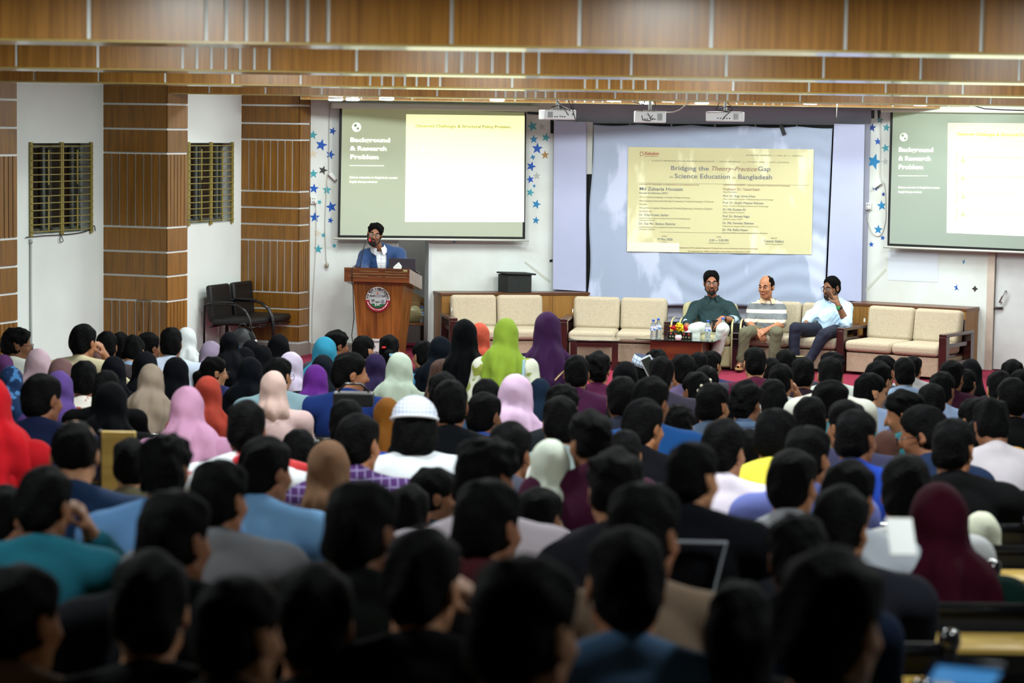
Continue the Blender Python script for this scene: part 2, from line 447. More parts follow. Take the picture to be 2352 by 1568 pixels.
# ------------------------------------------------------------------ pillars faced with laminate panels
ZP1 = [3.12, 2.898, 2.64, 2.388, 1.615, 1.356, 1.104, .842, .07, -.2]; SL1 = {3, 7}
ZP2 = [3.12, 2.93, 2.72, 2.53, 1.927, 1.734, 1.538, 1.351, .743, .549, .35, .157]; SL2 = {3, 7}
def pillar(n, s0, s1, Z, SL, nf, ns, zbot, label):
    root = MB(FL.M).box((s0 + .012, -.756 + .012, zbot), (s1, .0, 3.9)).build('pillar', JOINT, label=label, kind='structure')
    g = .011
    for i in range(len(Z) - 1):
        zt, zb = Z[i] - g, Z[i + 1] + g
        for side in (0, 1):
            L = .756 if side == 0 else (s1 - s0)
            N = (nf if side == 0 else ns) if i in SL else 1
            for k in range(N):
                u0, u1 = L * k / N + (g * .75 if k else 0), L * (k + 1) / N - (g * .75 if k < N - 1 else 0)
                if side == 0: lo, hi = (s0, -.756 + u0, zb), (s0 + .013, -.756 + u1, zt)
                else: lo, hi = (s0 + u0, -.756, zb), (s0 + u1, -.743, zt)
                MB(FL.M).box(lo, hi).build('slat' if N > 1 else 'panel', WOODP, root)
    return root
pillar(0, -6.62, -6.17, ZP1, SL1, 8, 6, -1, 'nearest left wall pillar, cut by the frame edge, faced in amber wood panels')
pillar(1, -3.24, -2.79, ZP1, SL1, 8, 6, -1, 'wide wood panelled pillar between the two barred windows')
pillar(2, 0.0, .30, ZP2, SL2, 8, 5, 0, 'wood panelled pillar beside the blue star stickers and lectern')
MB(FL.M).box((-.015, -.77, 0), (.31, 0, .14)).build('baseboard_pillar', BASE, kind='structure')
# ------------------------------------------------------------------ ceiling beams
JB = [
 (12.1, .41, .6, [-400, -86, 204, 473, 519, 565, 611, 659, 705, 753, 1037, 1331, 1633, 1941, 2254, 2560]),
 (16.5, .368, .8, [-190, 38, 225, 419, 452, 485, 518, 551, 584, 618, 819, 1025, 1060, 1095, 1130, 1165, 1201, 1237, 1450, 1668, 1891, 2115, 2341, 2560]),
 (20.7, .343, .8, [-80, 79, 227, 380, 534, 690, 850, 877, 903, 930, 957, 984, 1011, 1176, 1343, 1371, 1399, 1427, 1455, 1483, 1512, 1684, 1858, 2035, 2212, 2390]),
 (25.32, .319, .6, [355, 481, 610, 739, 871, 1004, 1139, 1161, 1184, 1207, 1230, 1253, 1275, 1413, 1554, 1577, 1601, 1624, 1647, 1671, 1695, 1838, 1982, 2129, 2276, 2420]),
 (28.0, .309, .35, [690, 830, 947, 1064, 1183, 1302, 1322, 1343, 1363, 1384, 1405, 1425, 1547, 1692, 1712, 1733, 1755, 1776, 1796, 1923, 2051, 2179, 2310]),
]
for i, (Y, h, th, J) in enumerate(JB):
    z0 = HC + h; zt = 3.8
    xl = -7.5 if i < 3 else at(J[0], 220, Y).x
    root = MB().box((xl, Y + .012, z0 + .004), (7.5, Y + th, zt)).build('beam', JOINT, kind='structure', label='panelled ceiling beam, %s from the stage' % ('fifth', 'fourth', 'third', 'second', 'first')[i])
    MB().box((xl, Y + .001, z0 - .012), (7.5, Y + th, z0 + .004)).build('soffit', mat('soffit_laminate', (168, 146, 84), .22, vary=.08, coat=1.0), root)
    X = [at(x, CY - 489 - h * FPX / Y, Y).x for x in J]
    if i < 3: X = [-7.5] + X
    X = X + [min(7.5, X[-1] + 1)]
    for a, c in zip(X, X[1:]):
        if c - a > .05: MB().box((a + .0105, Y, z0), (c - .0105, Y + .013, zt)).build('panel', WOODB, root)
# ------------------------------------------------------------------ lamps
LEDM = mat('led_face', (255, 252, 245), emit=14, ecol=(250, 250, 255))
def lamp(x, y, z, p):
    t = thing('ceiling_light', 'round recessed ceiling lamp hidden between the beams', 'ceiling light', TR(x, y, z), 'ceiling lamps between the beams')
    MB().lathe([(.26, 0), (.27, .02), (.27, .05), (.03, .06), (.02, .42)], n=24).build('housing', JOINT, t)
    MB().lathe([(.245, -.004), (.245, .002)], n=24).build('diffuser', mat('lamp_diffuser', (255, 255, 255), emit=3), t)
    ld = bpy.data.lights.new('lamp_light', 'AREA'); ld.shape = 'DISK'; ld.size = .5; ld.energy = p; ld.color = (.93, 1.0, .99)
    lo = bpy.data.objects.new('lamp_light', ld); COL.objects.link(lo); lo.parent = t; lo.location = (0, 0, -.02)
for l in HALL_LAMPS: lamp(*l)
LEDS = [(771, 226, 26.2), (888, 225, 26.2), (1142, 227, 26.2), (1410, 228, 26.2), (1535, 229, 26.2), (1805, 230, 26.2), (2079, 232, 26.2),
        (810, 228, 27.5), (1484, 236, 27.5), (1612, 236, 27.5), (1861, 237, 27.5), (2114, 240, 27.5)]
DESC = ['over the corner beside the pillar', 'over the speaker', 'above the bright half of the slide screen', 'right of the left projector', 'just right of the middle projector', 'right of the right projector', 'above the right slide screen, larger', 'smaller, over the slide screen case near the pillar',
        'just left of the middle projector', 'between the middle and right projectors', 'above the right edge of the backdrop', 'above the right slide screen, smaller']
for (px, py, Y), ds in zip(LEDS, DESC):
    p = at(px, py + (3 if Y < 27 else 1), Y)
    t = thing('ceiling_light', 'lit white disc lamp ' + ds, 'ceiling light', TR(p.x, p.y, p.z), 'small disc lamps under the front beams')
    MB().lathe([(.078, 0), (.082, .008), (.078, .02), (.012, .024), (.008, 3.84 - p.z)], n=24).build('housing', JOINT, t)
    MB().lathe([(.06, -.012), (.074, -.008), (.08, .001)], n=24).build('diffuser', LEDM, t)
# ------------------------------------------------------------------ helper: flat things on a wall frame
def quad(F, px, off, th=.002):
    """list of 4 pixel corners -> thin slab standing off the wall"""
    P = [F.hit(x, y, off) for x, y in px]
    return [(p[0], -off, p[1]) for p in P]
def slab(F, px, off, th, name, m, parent=None, **kw):
    return MB(F.M).prism(quad(F, px, off), (0, th, 0)).build(name, m, parent, **kw)
def ptext(F, off, px, py, cap, body, m, parent, wpx=None, bold=0.0, shear=0.0, tilt=.0145, name='lettering'):
    a = F.hit(px, py, off); c = F.hit(px + (wpx or 50), py + (wpx or 50) * tilt, off)
    b2 = F.hit(px, py - cap, off)
    wd = math.hypot(c[0] - a[0], c[1] - a[1]) if wpx else None
    ang = math.atan2(c[1] - a[1], c[0] - a[0])
    M = F.M @ Matrix.Translation((a[0], -off, a[1])) @ Matrix.Rotation(-ang, 4, 'Y')
    return text(body, (b2[1] - a[1]) / .7, M, m, parent, name, bold=bold, shear=shear, width=wd)
# ------------------------------------------------------------------ pull-down projection screens
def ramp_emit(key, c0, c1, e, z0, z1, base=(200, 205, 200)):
    """screen cloth showing projected light: glare painted into the emission, from c0 (low) to c1 (high)"""
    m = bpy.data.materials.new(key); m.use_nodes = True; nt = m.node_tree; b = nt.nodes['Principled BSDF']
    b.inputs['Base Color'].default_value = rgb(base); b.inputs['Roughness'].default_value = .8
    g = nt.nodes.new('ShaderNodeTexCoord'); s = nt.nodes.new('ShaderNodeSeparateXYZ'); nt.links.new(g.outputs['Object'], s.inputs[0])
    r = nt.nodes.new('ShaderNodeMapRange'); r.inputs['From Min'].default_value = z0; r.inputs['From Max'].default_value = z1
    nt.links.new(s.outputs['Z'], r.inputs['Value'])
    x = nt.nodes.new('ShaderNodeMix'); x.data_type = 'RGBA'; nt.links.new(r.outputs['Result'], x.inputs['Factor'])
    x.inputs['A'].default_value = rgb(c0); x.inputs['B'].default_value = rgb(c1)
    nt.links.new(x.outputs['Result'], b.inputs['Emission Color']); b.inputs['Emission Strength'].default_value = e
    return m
SCR_OFF = .13
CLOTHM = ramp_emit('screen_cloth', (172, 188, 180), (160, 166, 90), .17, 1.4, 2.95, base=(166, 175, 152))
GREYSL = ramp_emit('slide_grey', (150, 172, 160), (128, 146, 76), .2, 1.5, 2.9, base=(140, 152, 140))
SLIDE_W = ramp_emit('slide_white', (250, 255, 246), (250, 255, 168), .95, 1.5, 2.9, base=(120, 120, 120))  # yellow-green tops of these three ramps are painted projector glare
BORDER = mat('screen_border', (10, 14, 14), .6)
CASE = mat('screen_case', (205, 210, 198), .4)
INKW = mat('slide_ink_white', (255, 255, 238), emit=1.0, ecol=(255, 255, 225))
INKY = mat('slide_ink_yellow', (190, 190, 50), emit=.25, ecol=(215, 215, 70))
INKP = mat('slide_ink_pale', (232, 240, 180), emit=.8, ecol=(236, 244, 190))
INKG = mat('slide_ink_green', (150, 200, 120), emit=.5, ecol=(190, 222, 150))
def screen(F, corners, white, label, k, txt):
    (TL, TRc, BR, BL) = corners
    t = thing('projection_screen', label, 'projection screen', None, 'pull-down projection screens')
    o = SCR_OFF
    slab(F, corners, o, .004, 'screen_fabric', BORDER, t)
    def ins(p, dx, dy): return (p[0] + dx, p[1] + dy)
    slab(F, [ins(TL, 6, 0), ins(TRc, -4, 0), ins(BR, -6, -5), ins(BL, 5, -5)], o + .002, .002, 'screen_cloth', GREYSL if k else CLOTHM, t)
    # case above and weight bar below
    a = F.hit(TL[0] - 19, TL[1], o); c = F.hit(TRc[0] + 26, TRc[1], o)
    z = (a[1] + F.hit(TRc[0], TRc[1], o)[1]) / 2
    MB(F.M).box((a[0], -o - .04, z - .005), (c[0], -o + .055, z + .07), .012).build('screen_case', CASE, t)
    for x in (a[0] + .05, c[0] - .05): MB(F.M).box((x - .02, -o + .05, z - .0), (x + .02, 0, z + .1)).build('bracket', CASE, t)
    p, q = F.hit(BL[0] - 9, BL[1] + 3, o), F.hit(BR[0] + 9, BR[1] + 3, o)
    MB(F.M).tube([(p[0], -o, p[1]), (q[0], -o, q[1])], .014).build('weight_bar', CASE, t)
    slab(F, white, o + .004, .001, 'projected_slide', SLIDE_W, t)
    for a in txt:
        ptext(F, o + .006, a[0], a[1], a[2], a[3], a[4], t, wpx=a[5], bold=a[6] if len(a) > 6 else 0, shear=a[7] if len(a) > 7 else 0, tilt=a[8] if len(a) > 8 else .012)
    return t
def disc(F, px, py, rpx, off, m, parent, name='slide_icon'):
    c = F.hit(px, py, off); e = F.hit(px + rpx, py, off); r = e[0] - c[0]
    pts = [(c[0] + r * math.cos(2 * PI * i / 24), -off, c[1] + r * math.sin(2 * PI * i / 24)) for i in range(24)]
    return MB(F.M).prism(pts, (0, .001, 0)).build(name, m, parent)
def Z2(x, y): return (700 + x / 3.92, 180 + y / 3.92)
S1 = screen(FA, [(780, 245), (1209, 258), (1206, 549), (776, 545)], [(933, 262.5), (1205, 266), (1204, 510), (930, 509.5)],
    'white pull-down slide screen behind the speaker at the lectern', 0, [
    (804, 325.5, 9.5, 'Background', INKW, 91, .0022), (804, 345, 9.5, '& Research', INKW, 84, .0022), (804, 364.5, 9.5, 'Problem', INKW, 65, .0022),
    (802, 409, 4.3, 'Science education in Bangladesh remains', INKW, 111, .0005, .25), (802, 419, 4.3, 'largely theory-oriented.', INKW, 64, .0005, .25),
    (954, 292, 6.5, 'Observed Challenges & Structural Policy Problem', INKY, 218, .0008),
    (987, 341, 3.6, 'Limited laboratory and experimental training', INKP, 130), (987, 381, 3.6, 'Weak link between academic learning and application', INKP, 168),
    (987, 418, 3.6, 'Limited research exposure for students', INKP, 112), (987, 464, 3.6, 'Inadequate scientific capacity & academic mobility', INKP, 140),
    (954, 274, 2.6, 'BACKGROUND  SEMINAR  -  PART II', INKP, 82)])
def zR(x, y): return (2030 + x / 4.354, 230 + y / 4.354)
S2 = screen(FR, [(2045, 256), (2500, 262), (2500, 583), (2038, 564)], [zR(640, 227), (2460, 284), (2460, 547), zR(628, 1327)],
    'white pull-down slide screen cut by the frame edge, above the door', 1, [
    (zR(145, 515) + (10, 'Background', INKW, 79, .0022)), (zR(145, 602) + (10, '& Research', INKW, 74, .0022)), (zR(145, 688) + (10, 'Problem', INKW, 56, .0022)),
    (zR(143, 880) + (4.3, 'Science education in Bangladesh remains', INKW, 95, .0005, .2)), (zR(143, 925) + (4.3, 'largely theory-oriented.', INKW, 54, .0005, .2)),
    (zR(726, 352) + (6.6, 'Observed Challenges & Structural Policy Problem', INKY, 210, .0008)),
    (zR(850, 576) + (3.8, 'Limited laboratory and experimental training', INKG, 122)), (zR(850, 768) + (3.8, 'Weak link between academic learning and application', INKG, 160)),
    (zR(845, 935) + (3.8, 'Limited research exposure for students', INKG, 104)), (zR(845, 1140) + (3.8, 'Inadequate scientific capacity & academic mobility', INKG, 145)),
    (zR(726, 275) + (2.8, 'BACKGROUND  SEMINAR  -  PART II', INKP, 81)), (zR(726, 424) + (3.2, 'Core gaps and structures that shape the theory-practice gap', INKP, 145, 0, .25))])
DARKG = mat('slide_ink_dark', (120, 140, 110), emit=.3)
for F, S, (x, y, r), (x0, y0, x1) in ((FA, S1, (819, 292, 10.3), (803, 379.5, 882)), (FR, S2, (zR(199, 370) + (9,)), (2063, 403, 2131))):
    disc(F, x, y, r, SCR_OFF + .006, INKW, S); disc(F, x - 2.5, y - 4, r * .36, SCR_OFF + .008, DARKG, S); disc(F, x + 3, y + 3, r * .3, SCR_OFF + .008, DARKG, S)
    slab(F, [(x0, y0), (x1, y0 + .5), (x1, y0 + 1.8), (x0, y0 + 1.3)], SCR_OFF + .006, .001, 'slide_rule', INKW, S)
for F, S, xb, xi, ys, m in ((FA, S1, 955, 971, (342, 383, 423, 467), INKP), (FR, S2, 2196.5, 2212, (366, 409, 450, 492), INKG)):
    for i, y in enumerate(ys):
        slab(F, [(xb, y - 16), (xb + 1.6, y - 16), (xb + 1.2, y + 16), (xb - .4, y + 16)], SCR_OFF + .006, .001, 'slide_rule', m, S)
        if i == 0: slab(F, [(xi - 2, y - 7), (xi + 2, y - 7), (xi + 1.5, y - 1), (xi + 6, y + 7), (xi - 6, y + 7), (xi - 1.5, y - 1)], SCR_OFF + .006, .001, 'slide_icon', m, S)
        elif i == 2: slab(F, [(xi - 3, y - 7), (xi, y - 7), (xi + 1, y + 1), (xi + 5, y + 2), (xi + 5, y + 6), (xi - 5, y + 6), (xi - 5, y + 4.5), (xi - 2, y + 4)], SCR_OFF + .006, .001, 'slide_icon', m, S)
        else:
            disc(F, xi, y, 5.2, SCR_OFF + .006, m, S); disc(F, xi + 1, y - 1, 2.2, SCR_OFF + .008, SLIDE_W, S)
# ------------------------------------------------------------------ stage backdrop
BLACKB = mat('blackboard', (16, 18, 18), .7, vary=.3)
t = thing('blackboard', 'black board mostly hidden behind the hanging backdrop sheet', 'blackboard')
slab(FM, [(1347, 283), (1916, 287), (1899, 700), (1347, 690)], .02, .018, 'board', BLACKB, t)
for i, x in enumerate((1445, 1540, 1640, 1733, 1828)):
    slab(FM, [(x, 284), (x + 4, 284), (x + 4, 300), (x, 300)], .024, .004, 'batten', mat('batten_grey', (150, 152, 156), .6), t)
LIL = mat('lilac_sheet', (182, 190, 220), .7, vary=.05, scale=1.2, bump=.2, bscale=6)
slab(FM, [(1273, 277), (1346, 280), (1345, 669), (1270, 664)], .10, .05, 'stage_panel', LIL, label='narrow lilac grey sheeted panel at the slide screen end of the backdrop', cat='panel', group='sheeted panels beside the backdrop')
slab(FM, [(1916, 284), (1986, 286), (1978, 692), (1898, 688)], .10, .05, 'stage_panel', LIL, label='lilac grey sheeted panel behind the man in the light blue shirt', cat='panel', group='sheeted panels beside the backdrop')
slab(FM, [(1346, 279), (1362, 281), (1360, 400), (1346, 400)], .045, .02, 'plaster_strip', WHITE2, label='bare white strip above the torn black edge of the board', cat='wall strip')
# wavy hanging sheet
def backdrop():
    nx, nz = 90, 60
    me = bpy.data.meshes.new('backdrop_sheet'); vs, fs = [], []
    L0, L1 = FM.hit(1363, 284, .085), FM.hit(1349, 700, .085)
    R0, R1 = FM.hit(1912, 291, .085), FM.hit(1893, 705, .085)
    rs = random.Random(4)
    for j in range(nz + 1):
        v = j / nz
        for i in range(nx + 1):
            u = i / nx
            l = (L0[0] + (L1[0] - L0[0]) * v + .035 * math.sin(3.2 * PI * v) * (.4 + v) * .5, L0[1] + (L1[1] - L0[1]) * v)
            r = (R0[0] + (R1[0] - R0[0]) * v, R0[1] + (R1[1] - R0[1]) * v)
            x = l[0] + (r[0] - l[0]) * u; z = l[1] + (r[1] - l[1]) * u
            z -= .022 * abs(math.sin(u * PI * 4.5 + .4)) * max(0, 1 - v * 6)
            y = -.085 + .008 * math.sin(u * 40) * (.3 + .7 * abs(v - .5)) + .005 * math.sin(v * 60 + 6 * math.sin(u * 9)) * (u > .35)
            vs.append((x, y, z))
    for j in range(nz):
        for i in range(nx):
            a = j * (nx + 1) + i; fs.append((a, a + 1, a + nx + 2, a + nx + 1))
    me.from_pydata(vs, [], fs); me.transform(FM.M)
    for p in me.polygons: p.use_smooth = True
    m = mat('backdrop_cloth', (200, 210, 236), .7, col2=(166, 180, 204), scale=1.5, bump=.25, bscale=9, stretch=(1.4, 1.4, .6))
    for e_, p_ in zip([n for n in m.node_tree.nodes if n.type == 'VALTORGB'][0].color_ramp.elements, (.54, .6)): e_.position = p_
    me.materials.append(m)
    o = link('backdrop_sheet', me, None, 'pale blue plastic backdrop sheet taped up behind the sofas, showing a yellow slide', 'backdrop')
    sol = o.modifiers.new('thick', 'SOLIDIFY'); sol.thickness = .003
    return o
BD = backdrop()
def ramp_slide():
    m = bpy.data.materials.new('backdrop_slide'); m.use_nodes = True; nt = m.node_tree; b = nt.nodes['Principled BSDF']
    tc = nt.nodes.new('ShaderNodeTexCoord'); n = nt.nodes.new('ShaderNodeTexNoise'); n.inputs['Scale'].default_value = 2.6; n.inputs['Detail'].default_value = 3
    mp = nt.nodes.new('ShaderNodeMapping'); mp.inputs['Scale'].default_value = (1.3, 1.3, .55)
    nt.links.new(tc.outputs['Object'], mp.inputs['Vector']); nt.links.new(mp.outputs['Vector'], n.inputs['Vector'])
    r = nt.nodes.new('ShaderNodeValToRGB'); r.color_ramp.elements[0].position = .56; r.color_ramp.elements[1].position = .66
    r.color_ramp.elements[0].color = rgb((206, 202, 158)); r.color_ramp.elements[1].color = rgb((238, 238, 200))
    nt.links.new(n.outputs['Fac'], r.inputs['Fac']); nt.links.new(r.outputs['Color'], b.inputs['Base Color'])
    b.inputs['Roughness'].default_value = .7; b.inputs['Emission Color'].default_value = rgb((225, 220, 120)); b.inputs['Emission Strength'].default_value = .06
    return m
slab(FM, [(1443, 337.5), (1869, 343), (1864, 584.5), (1440, 577.5)], .101, .003, 'projected_slide', ramp_slide(), BD)
slab(FM, [(1441, 556), (1560, 558), (1560, 579), (1440.5, 577)], .1025, .001, 'slide_corner', mat('slide_pale', (240, 228, 210), emit=.05, ecol=(240, 225, 200)), BD)
def zs(x, y): return (1430 + x / 5.227, 320 + y / 5.227)
SI = mat('slide_text_slate', (116, 122, 134), .8); SI2 = mat('slide_text_soft', (158, 156, 132), .8); SI3 = mat('slide_text_brown', (158, 128, 112), .8); SIR = mat('slide_text_red', (176, 92, 78), .8)
T = [  # x, y, cap px, words, width px, ink, shear, bold
 (575, 368, 10, 'Bridging the', 452, SI, 0), (1055, 373, 10, 'Theory–Practice', 540, SI3, .3), (1620, 378, 10, 'Gap', 152, SI, 0),
 (555, 463, 6, 'in', 43, SI2, .3), (622, 464, 10.5, 'Science Education', 662, SI, 0), (1312, 471, 6, 'in', 43, SI2, .3), (1382, 474, 10.5, 'Bangladesh', 406, SI, 0),
 (262, 186, 8, 'Kekuléon', 168, SIR, .35), (262, 207, 2.2, 'Research & Training Centre', 165, SI3, 0),
 (1478, 196, 3, 'ACADEMIC SEMINAR  —  VOL. 05  —  MMXXVI', 684, SI2, 0),
 (350, 262, 3, 'A KRTC SEMINAR ON ACADEMIC DIALOGUE  •  FIFTH SEMINAR  —  19 MAY 2026  •  JUST CAMPUS', 1645, SI2, 0),
 (200, 545, 2.8, 'KEYNOTE SPEAKER & RESEARCH COORDINATOR', 716, SI3, 0), (200, 610, 7.5, 'Md Zakaria Hossain', 518, SI, 0),
 (200, 651, 4, 'Founder & Chairman, KRTC', 342, SI, 0), (200, 700, 4, 'MSc in Chemistry (ongoing), University of Siegen, Germany', 610, SI2, .25),
 (200, 745, 4, 'MSc in Advanced Functional Materials (5 semesters), Technical University of Chemnitz,', 892, SI2, .25), (198, 784, 3.6, 'Germany', 95, SI2, .25),
 (196, 830, 4, 'MSc and BSc in Applied Chemistry and Chemical Engineering, University of Rajshahi', 880, SI2, .25), (196, 868, 2.8, 'GUIDED BY', 160, SI3, 0),
 (196, 916, 5.2, 'Dr. Dilip Kumar Sarkar', 356, SI, 0), (194, 950, 3, 'Associate Professor, Dept. of Applied Chemistry & Chemical Engineering', 618, SI2, .25), (194, 976, 3, 'University of Rajshahi', 192, SI2, .25),
 (194, 1022, 5.2, 'Dr. Sha Md. Shahan Shahriar', 442, SI, 0), (194, 1057, 3, 'Associate Professor, Dept. of Applied Chemistry & Chemical Engineering', 618, SI2, .25), (194, 1084, 3, 'University of Rajshahi', 192, SI2, .25),
 (1206, 553, 2.8, 'HONORABLE GUESTS  -  Jashore University of Science and Technology', 800, SI3, 0), (1206, 610, 6, 'Professor Dr. Yeasul Kabir', 440, SI3, 0), (1206, 637, 3, 'Vice Chancellor', 170, SI, 0),
 (1206, 690, 5, 'Prof. Dr. Engr. Imran Khan', 382, SI, 0), (1206, 722, 3, 'Dean (in-charge), Faculty of Engineering and Technology', 602, SI2, .25),
 (1203, 771, 5, 'Prof. Dr. Shaikh Mizanur Rahman', 485, SI, 0), (1203, 803, 3, 'Dean, Faculty of Biological Science and Technology', 548, SI2, .25),
 (1202, 852, 5, 'Dr. Md. Kurban Ali', 272, SI, 0), (1202, 882, 3, 'Dean, Faculty of Science', 258, SI2, .25), (1200, 933, 5, 'Prof. Dr. Shireen Nigar', 326, SI, 0), (1200, 963, 3, 'Chairman, Dept. of NFT', 240, SI2, .25),
 (1199, 1014, 5, 'Dr. Md. Humidur Rahman', 372, SI, 0), (1199, 1047, 3, 'Director (in-charge), Office of the Proctor', 430, SI2, .25), (1197, 1095, 5, 'Dr. Md. Rafiul Hasan', 302, SI, 0), (1197, 1126, 3, 'Director, Office of Student Counselling & Guidance', 540, SI2, .25),
 (470, 1166, 2.4, 'DATE', 56, SI3, 0), (410, 1210, 5.4, '19 May 2026', 182, SI, 0), (462, 1235, 2, 'Tuesday', 72, SI2, 0), (1125, 1175, 2.4, 'TIME', 56, SI3, 0), (1040, 1222, 5.4, '3:30 — 5:30 PM', 228, SI, 0), (1032, 1247, 2.4, 'Refreshments and Registration Desk', 248, SI2, 0),
 (1775, 1190, 2.4, 'VENUE', 76, SI3, 0), (1695, 1233, 5.4, 'Central Gallery', 240, SI, 0), (1712, 1260, 2.6, 'JUST Campus, Jashore', 212, SI2, 0),
 (680, 1305, 2.8, 'Organised by KRTC, Kekuléon Research & Training Centre, Jashore University of Science and Technology', 942, SI3, .2), (780, 1346, 2.8, 'Co-organised by: Office of Student Counselling and Guidance, JUST', 750, SI3, .2)]
for (x, y, c, s_, w_, m_, sh) in T:
    p = zs(x, y); ptext(FM, .1045, p[0], p[1], c, s_, m_, BD, wpx=w_ / 5.227, shear=sh, bold=.0003 if c > 7 else 0, tilt=.014, name='slide_lettering')
# hexagon mark of the slide's logo
hc = FM.hit(*zs(228, 174), .1045); rr = .022
MB(FM.M).tube([(hc[0] + rr * math.cos(PI / 3 * i), -.1045, hc[1] + rr * math.sin(PI / 3 * i)) for i in range(6)], .0022, n=4, closed=True).build('slide_icon', SIR, BD)
for a_, r0, r1 in ((1.05, rr, rr * 1.7), (2.1, rr, rr * 1.6), (0, rr, rr * 1.5), (4.2, rr, rr * 1.7)):
    MB(FM.M).tube([(hc[0] + r0 * math.cos(a_), -.1045, hc[1] + r0 * math.sin(a_)), (hc[0] + r1 * math.cos(a_), -.1045, hc[1] + r1 * math.sin(a_))], .002, n=4).build('slide_icon', SIR, BD)
for a_, b_ in ((200, 2240), (450, 1560)):
    y = 520 if a_ == 200 else 1110
    slab(FM, [zs(a_, y), zs(b_, y + (b_ - a_) * .014), zs(b_, y + 3 + (b_ - a_) * .014), zs(a_, y + 3)], .1045, .001, 'slide_rule', SI2, BD)
# ------------------------------------------------------------------ tape
TAPE = mat('black_tape', (14, 22, 20), .4)
def tape(F, px, label, off=.004): slab(F, px, off, .003, 'tape_strip', TAPE, label=label, cat='tape', group='strips of black tape')
tape(FA, [(1211, 256), (1244, 258), (1244, 264.5), (1211, 262)], 'black tape strip running sideways beside the left projector')
tape(FA, [(1264, 264), (1271.5, 264), (1271.5, 307), (1264.5, 306)], 'black tape strip running down the wall below the left projector')
tape(FR, [(2001, 253), (2008, 253), (2008, 272), (2001, 272)], 'black tape strip above the dark blue star, first of a pair')
tape(FR, [(2015, 253), (2022, 253), (2023, 272), (2016, 272)], 'black tape strip beside the first, touching a teal star')
tape(FM, [(1789, 288), (1797, 284), (1806, 308), (1798, 312)], 'slanted dark green tape strip at the top of the backdrop sheet', .104)
tape(FA, [(1262, 597), (1269, 595), (1269.5, 600.5), (1263, 602)], 'small black tape scrap on the wall above the storage box')
# ------------------------------------------------------------------ star stickers
SC_ = {'teal': (66, 158, 172), 'blue': (28, 88, 180), 'navy': (26, 60, 140), 'black': (56, 54, 52), 'silver': (178, 184, 180), 'cream': (212, 204, 182), 'gold': (164, 128, 74), 'azure': (44, 130, 180)}
def star(F, px, py, w_, c, label, n=5, rot=0.0, frag=None, off=.003):
    m = mat('glitter_' + c, SC_[c], .35, vary=.25, scale=160)
    a = F.hit(px, py, off); r = (F.hit(px + w_ / 2, py, off)[0] - a[0]) * 1.06
    pts = []
    for i in range(2 * n):
        q = PI / 2 + rot + PI * i / n; R_ = r if i % 2 == 0 else r * (.42 if n == 5 else .5)
        pts.append((R_ * math.cos(q), 0, R_ * math.sin(q)))
    if frag: pts = pts[frag[0]:frag[1]] + [(0, 0, 0)]
    t = link('star_sticker', None); bpy.data.objects.remove(t)
    o = MB().prism(pts, (0, .003, 0)).build('star_sticker', m, label=label, cat='star sticker', group='glitter star stickers')
    o.matrix_world = F.M @ Matrix.Translation((a[0], -off, a[1]))
ORD = ['top', 'second', 'third', 'fourth', 'fifth', 'sixth', 'seventh', 'eighth', 'ninth', 'lowest']
colA = [(719, 310, 21, 'teal'), (738, 333, 27, 'blue'), (719, 354, 20, 'cream'), (742, 391, 21, 'black'), (720, 399, 21, 'teal'), (721, 433, 22, 'blue'), (734, 464, 12, 'teal'), (723, 499, 23, 'blue'), (729, 535, 17, 'cream'), (731, 572, 21, 'teal')]
colB = [(764, 301, 18, 'blue'), (759, 355, 21, 'blue'), (751, 436, 21, 'teal'), (761, 475, 25, 'blue'), (759, 506, 14, 'blue'), (743, 540, 12, 'teal'), (768, 564, 12, 'teal')]
colC = [(1223, 290, 24, 'teal'), (1226, 320, 19, 'azure'), (1234, 341, 25, 'blue'), (1224, 361, 12, 'azure'), (1220, 382, 22, 'blue'), (1218, 412, 18, 'blue'), (1227, 427, 9, 'azure'), (1218, 442, 19, 'teal'), (1232, 469, 21, 'azure'), (1231, 506, 17, 'azure')]
colD = [(1245, 291, 18, 'silver'), (1254, 316, 20, 'teal'), (1252, 356, 19, 'gold'), (1233, 404, 18, 'silver')]
colE = [(2003, 293, 19, 'navy'), (2016, 325, 16, 'blue'), (2007, 371, 35, 'azure'), (2011, 430, 16, 'blue'), (2029, 446, 10, 'navy'), (2025, 472, 22, 'azure'), (2017, 527, 20, 'azure'), (2027, 546, 11, 'blue'), (2001, 561, 12, 'blue')]
colF = [(2021, 276, 16, 'teal'), (2036, 293, 18, 'teal'), (2034, 340, 19, 'teal'), (2033, 371, 16, 'silver')]
for F, col, where in ((FA, colA, 'in the column beside the wood pillar'), (FA, colB, 'in the column at the edge of the speaker screen'), (FA, colC, 'in the column right of the speaker screen'),
                      (FA, colD, 'in the short column below the left projector'), (FR, colE, 'in the long column right of the backdrop'), (FR, colF, 'in the column at the right screen edge')):
    for i, (x, y, w_, c) in enumerate(col):
        star(F, x, y, w_, c, '%s %s glitter star, %s %s' % ('small' if w_ < 14 else 'big' if w_ > 24 else 'medium', c, ORD[i] if i < len(col) - 1 else 'lowest', where), rot=random.uniform(-.35, .35), n=4 if (x, y) == (1224, 361) else 5)
star(FA, 1042, 552, 14, 'azure', 'torn blue star tip just below the speaker screen', frag=(4, 8))
star(FR, 2198, 660, 15, 'blue', 'torn blue star remnant on the wall above the right sofa', frag=(0, 7))
star(FR, 2239, 663, 14, 'black', 'torn black star remnant beside the door jamb', n=4)
star(FR, 2215, 601, 12, 'azure', 'faded grey blue star remnant under the right screen', frag=(0, 6))
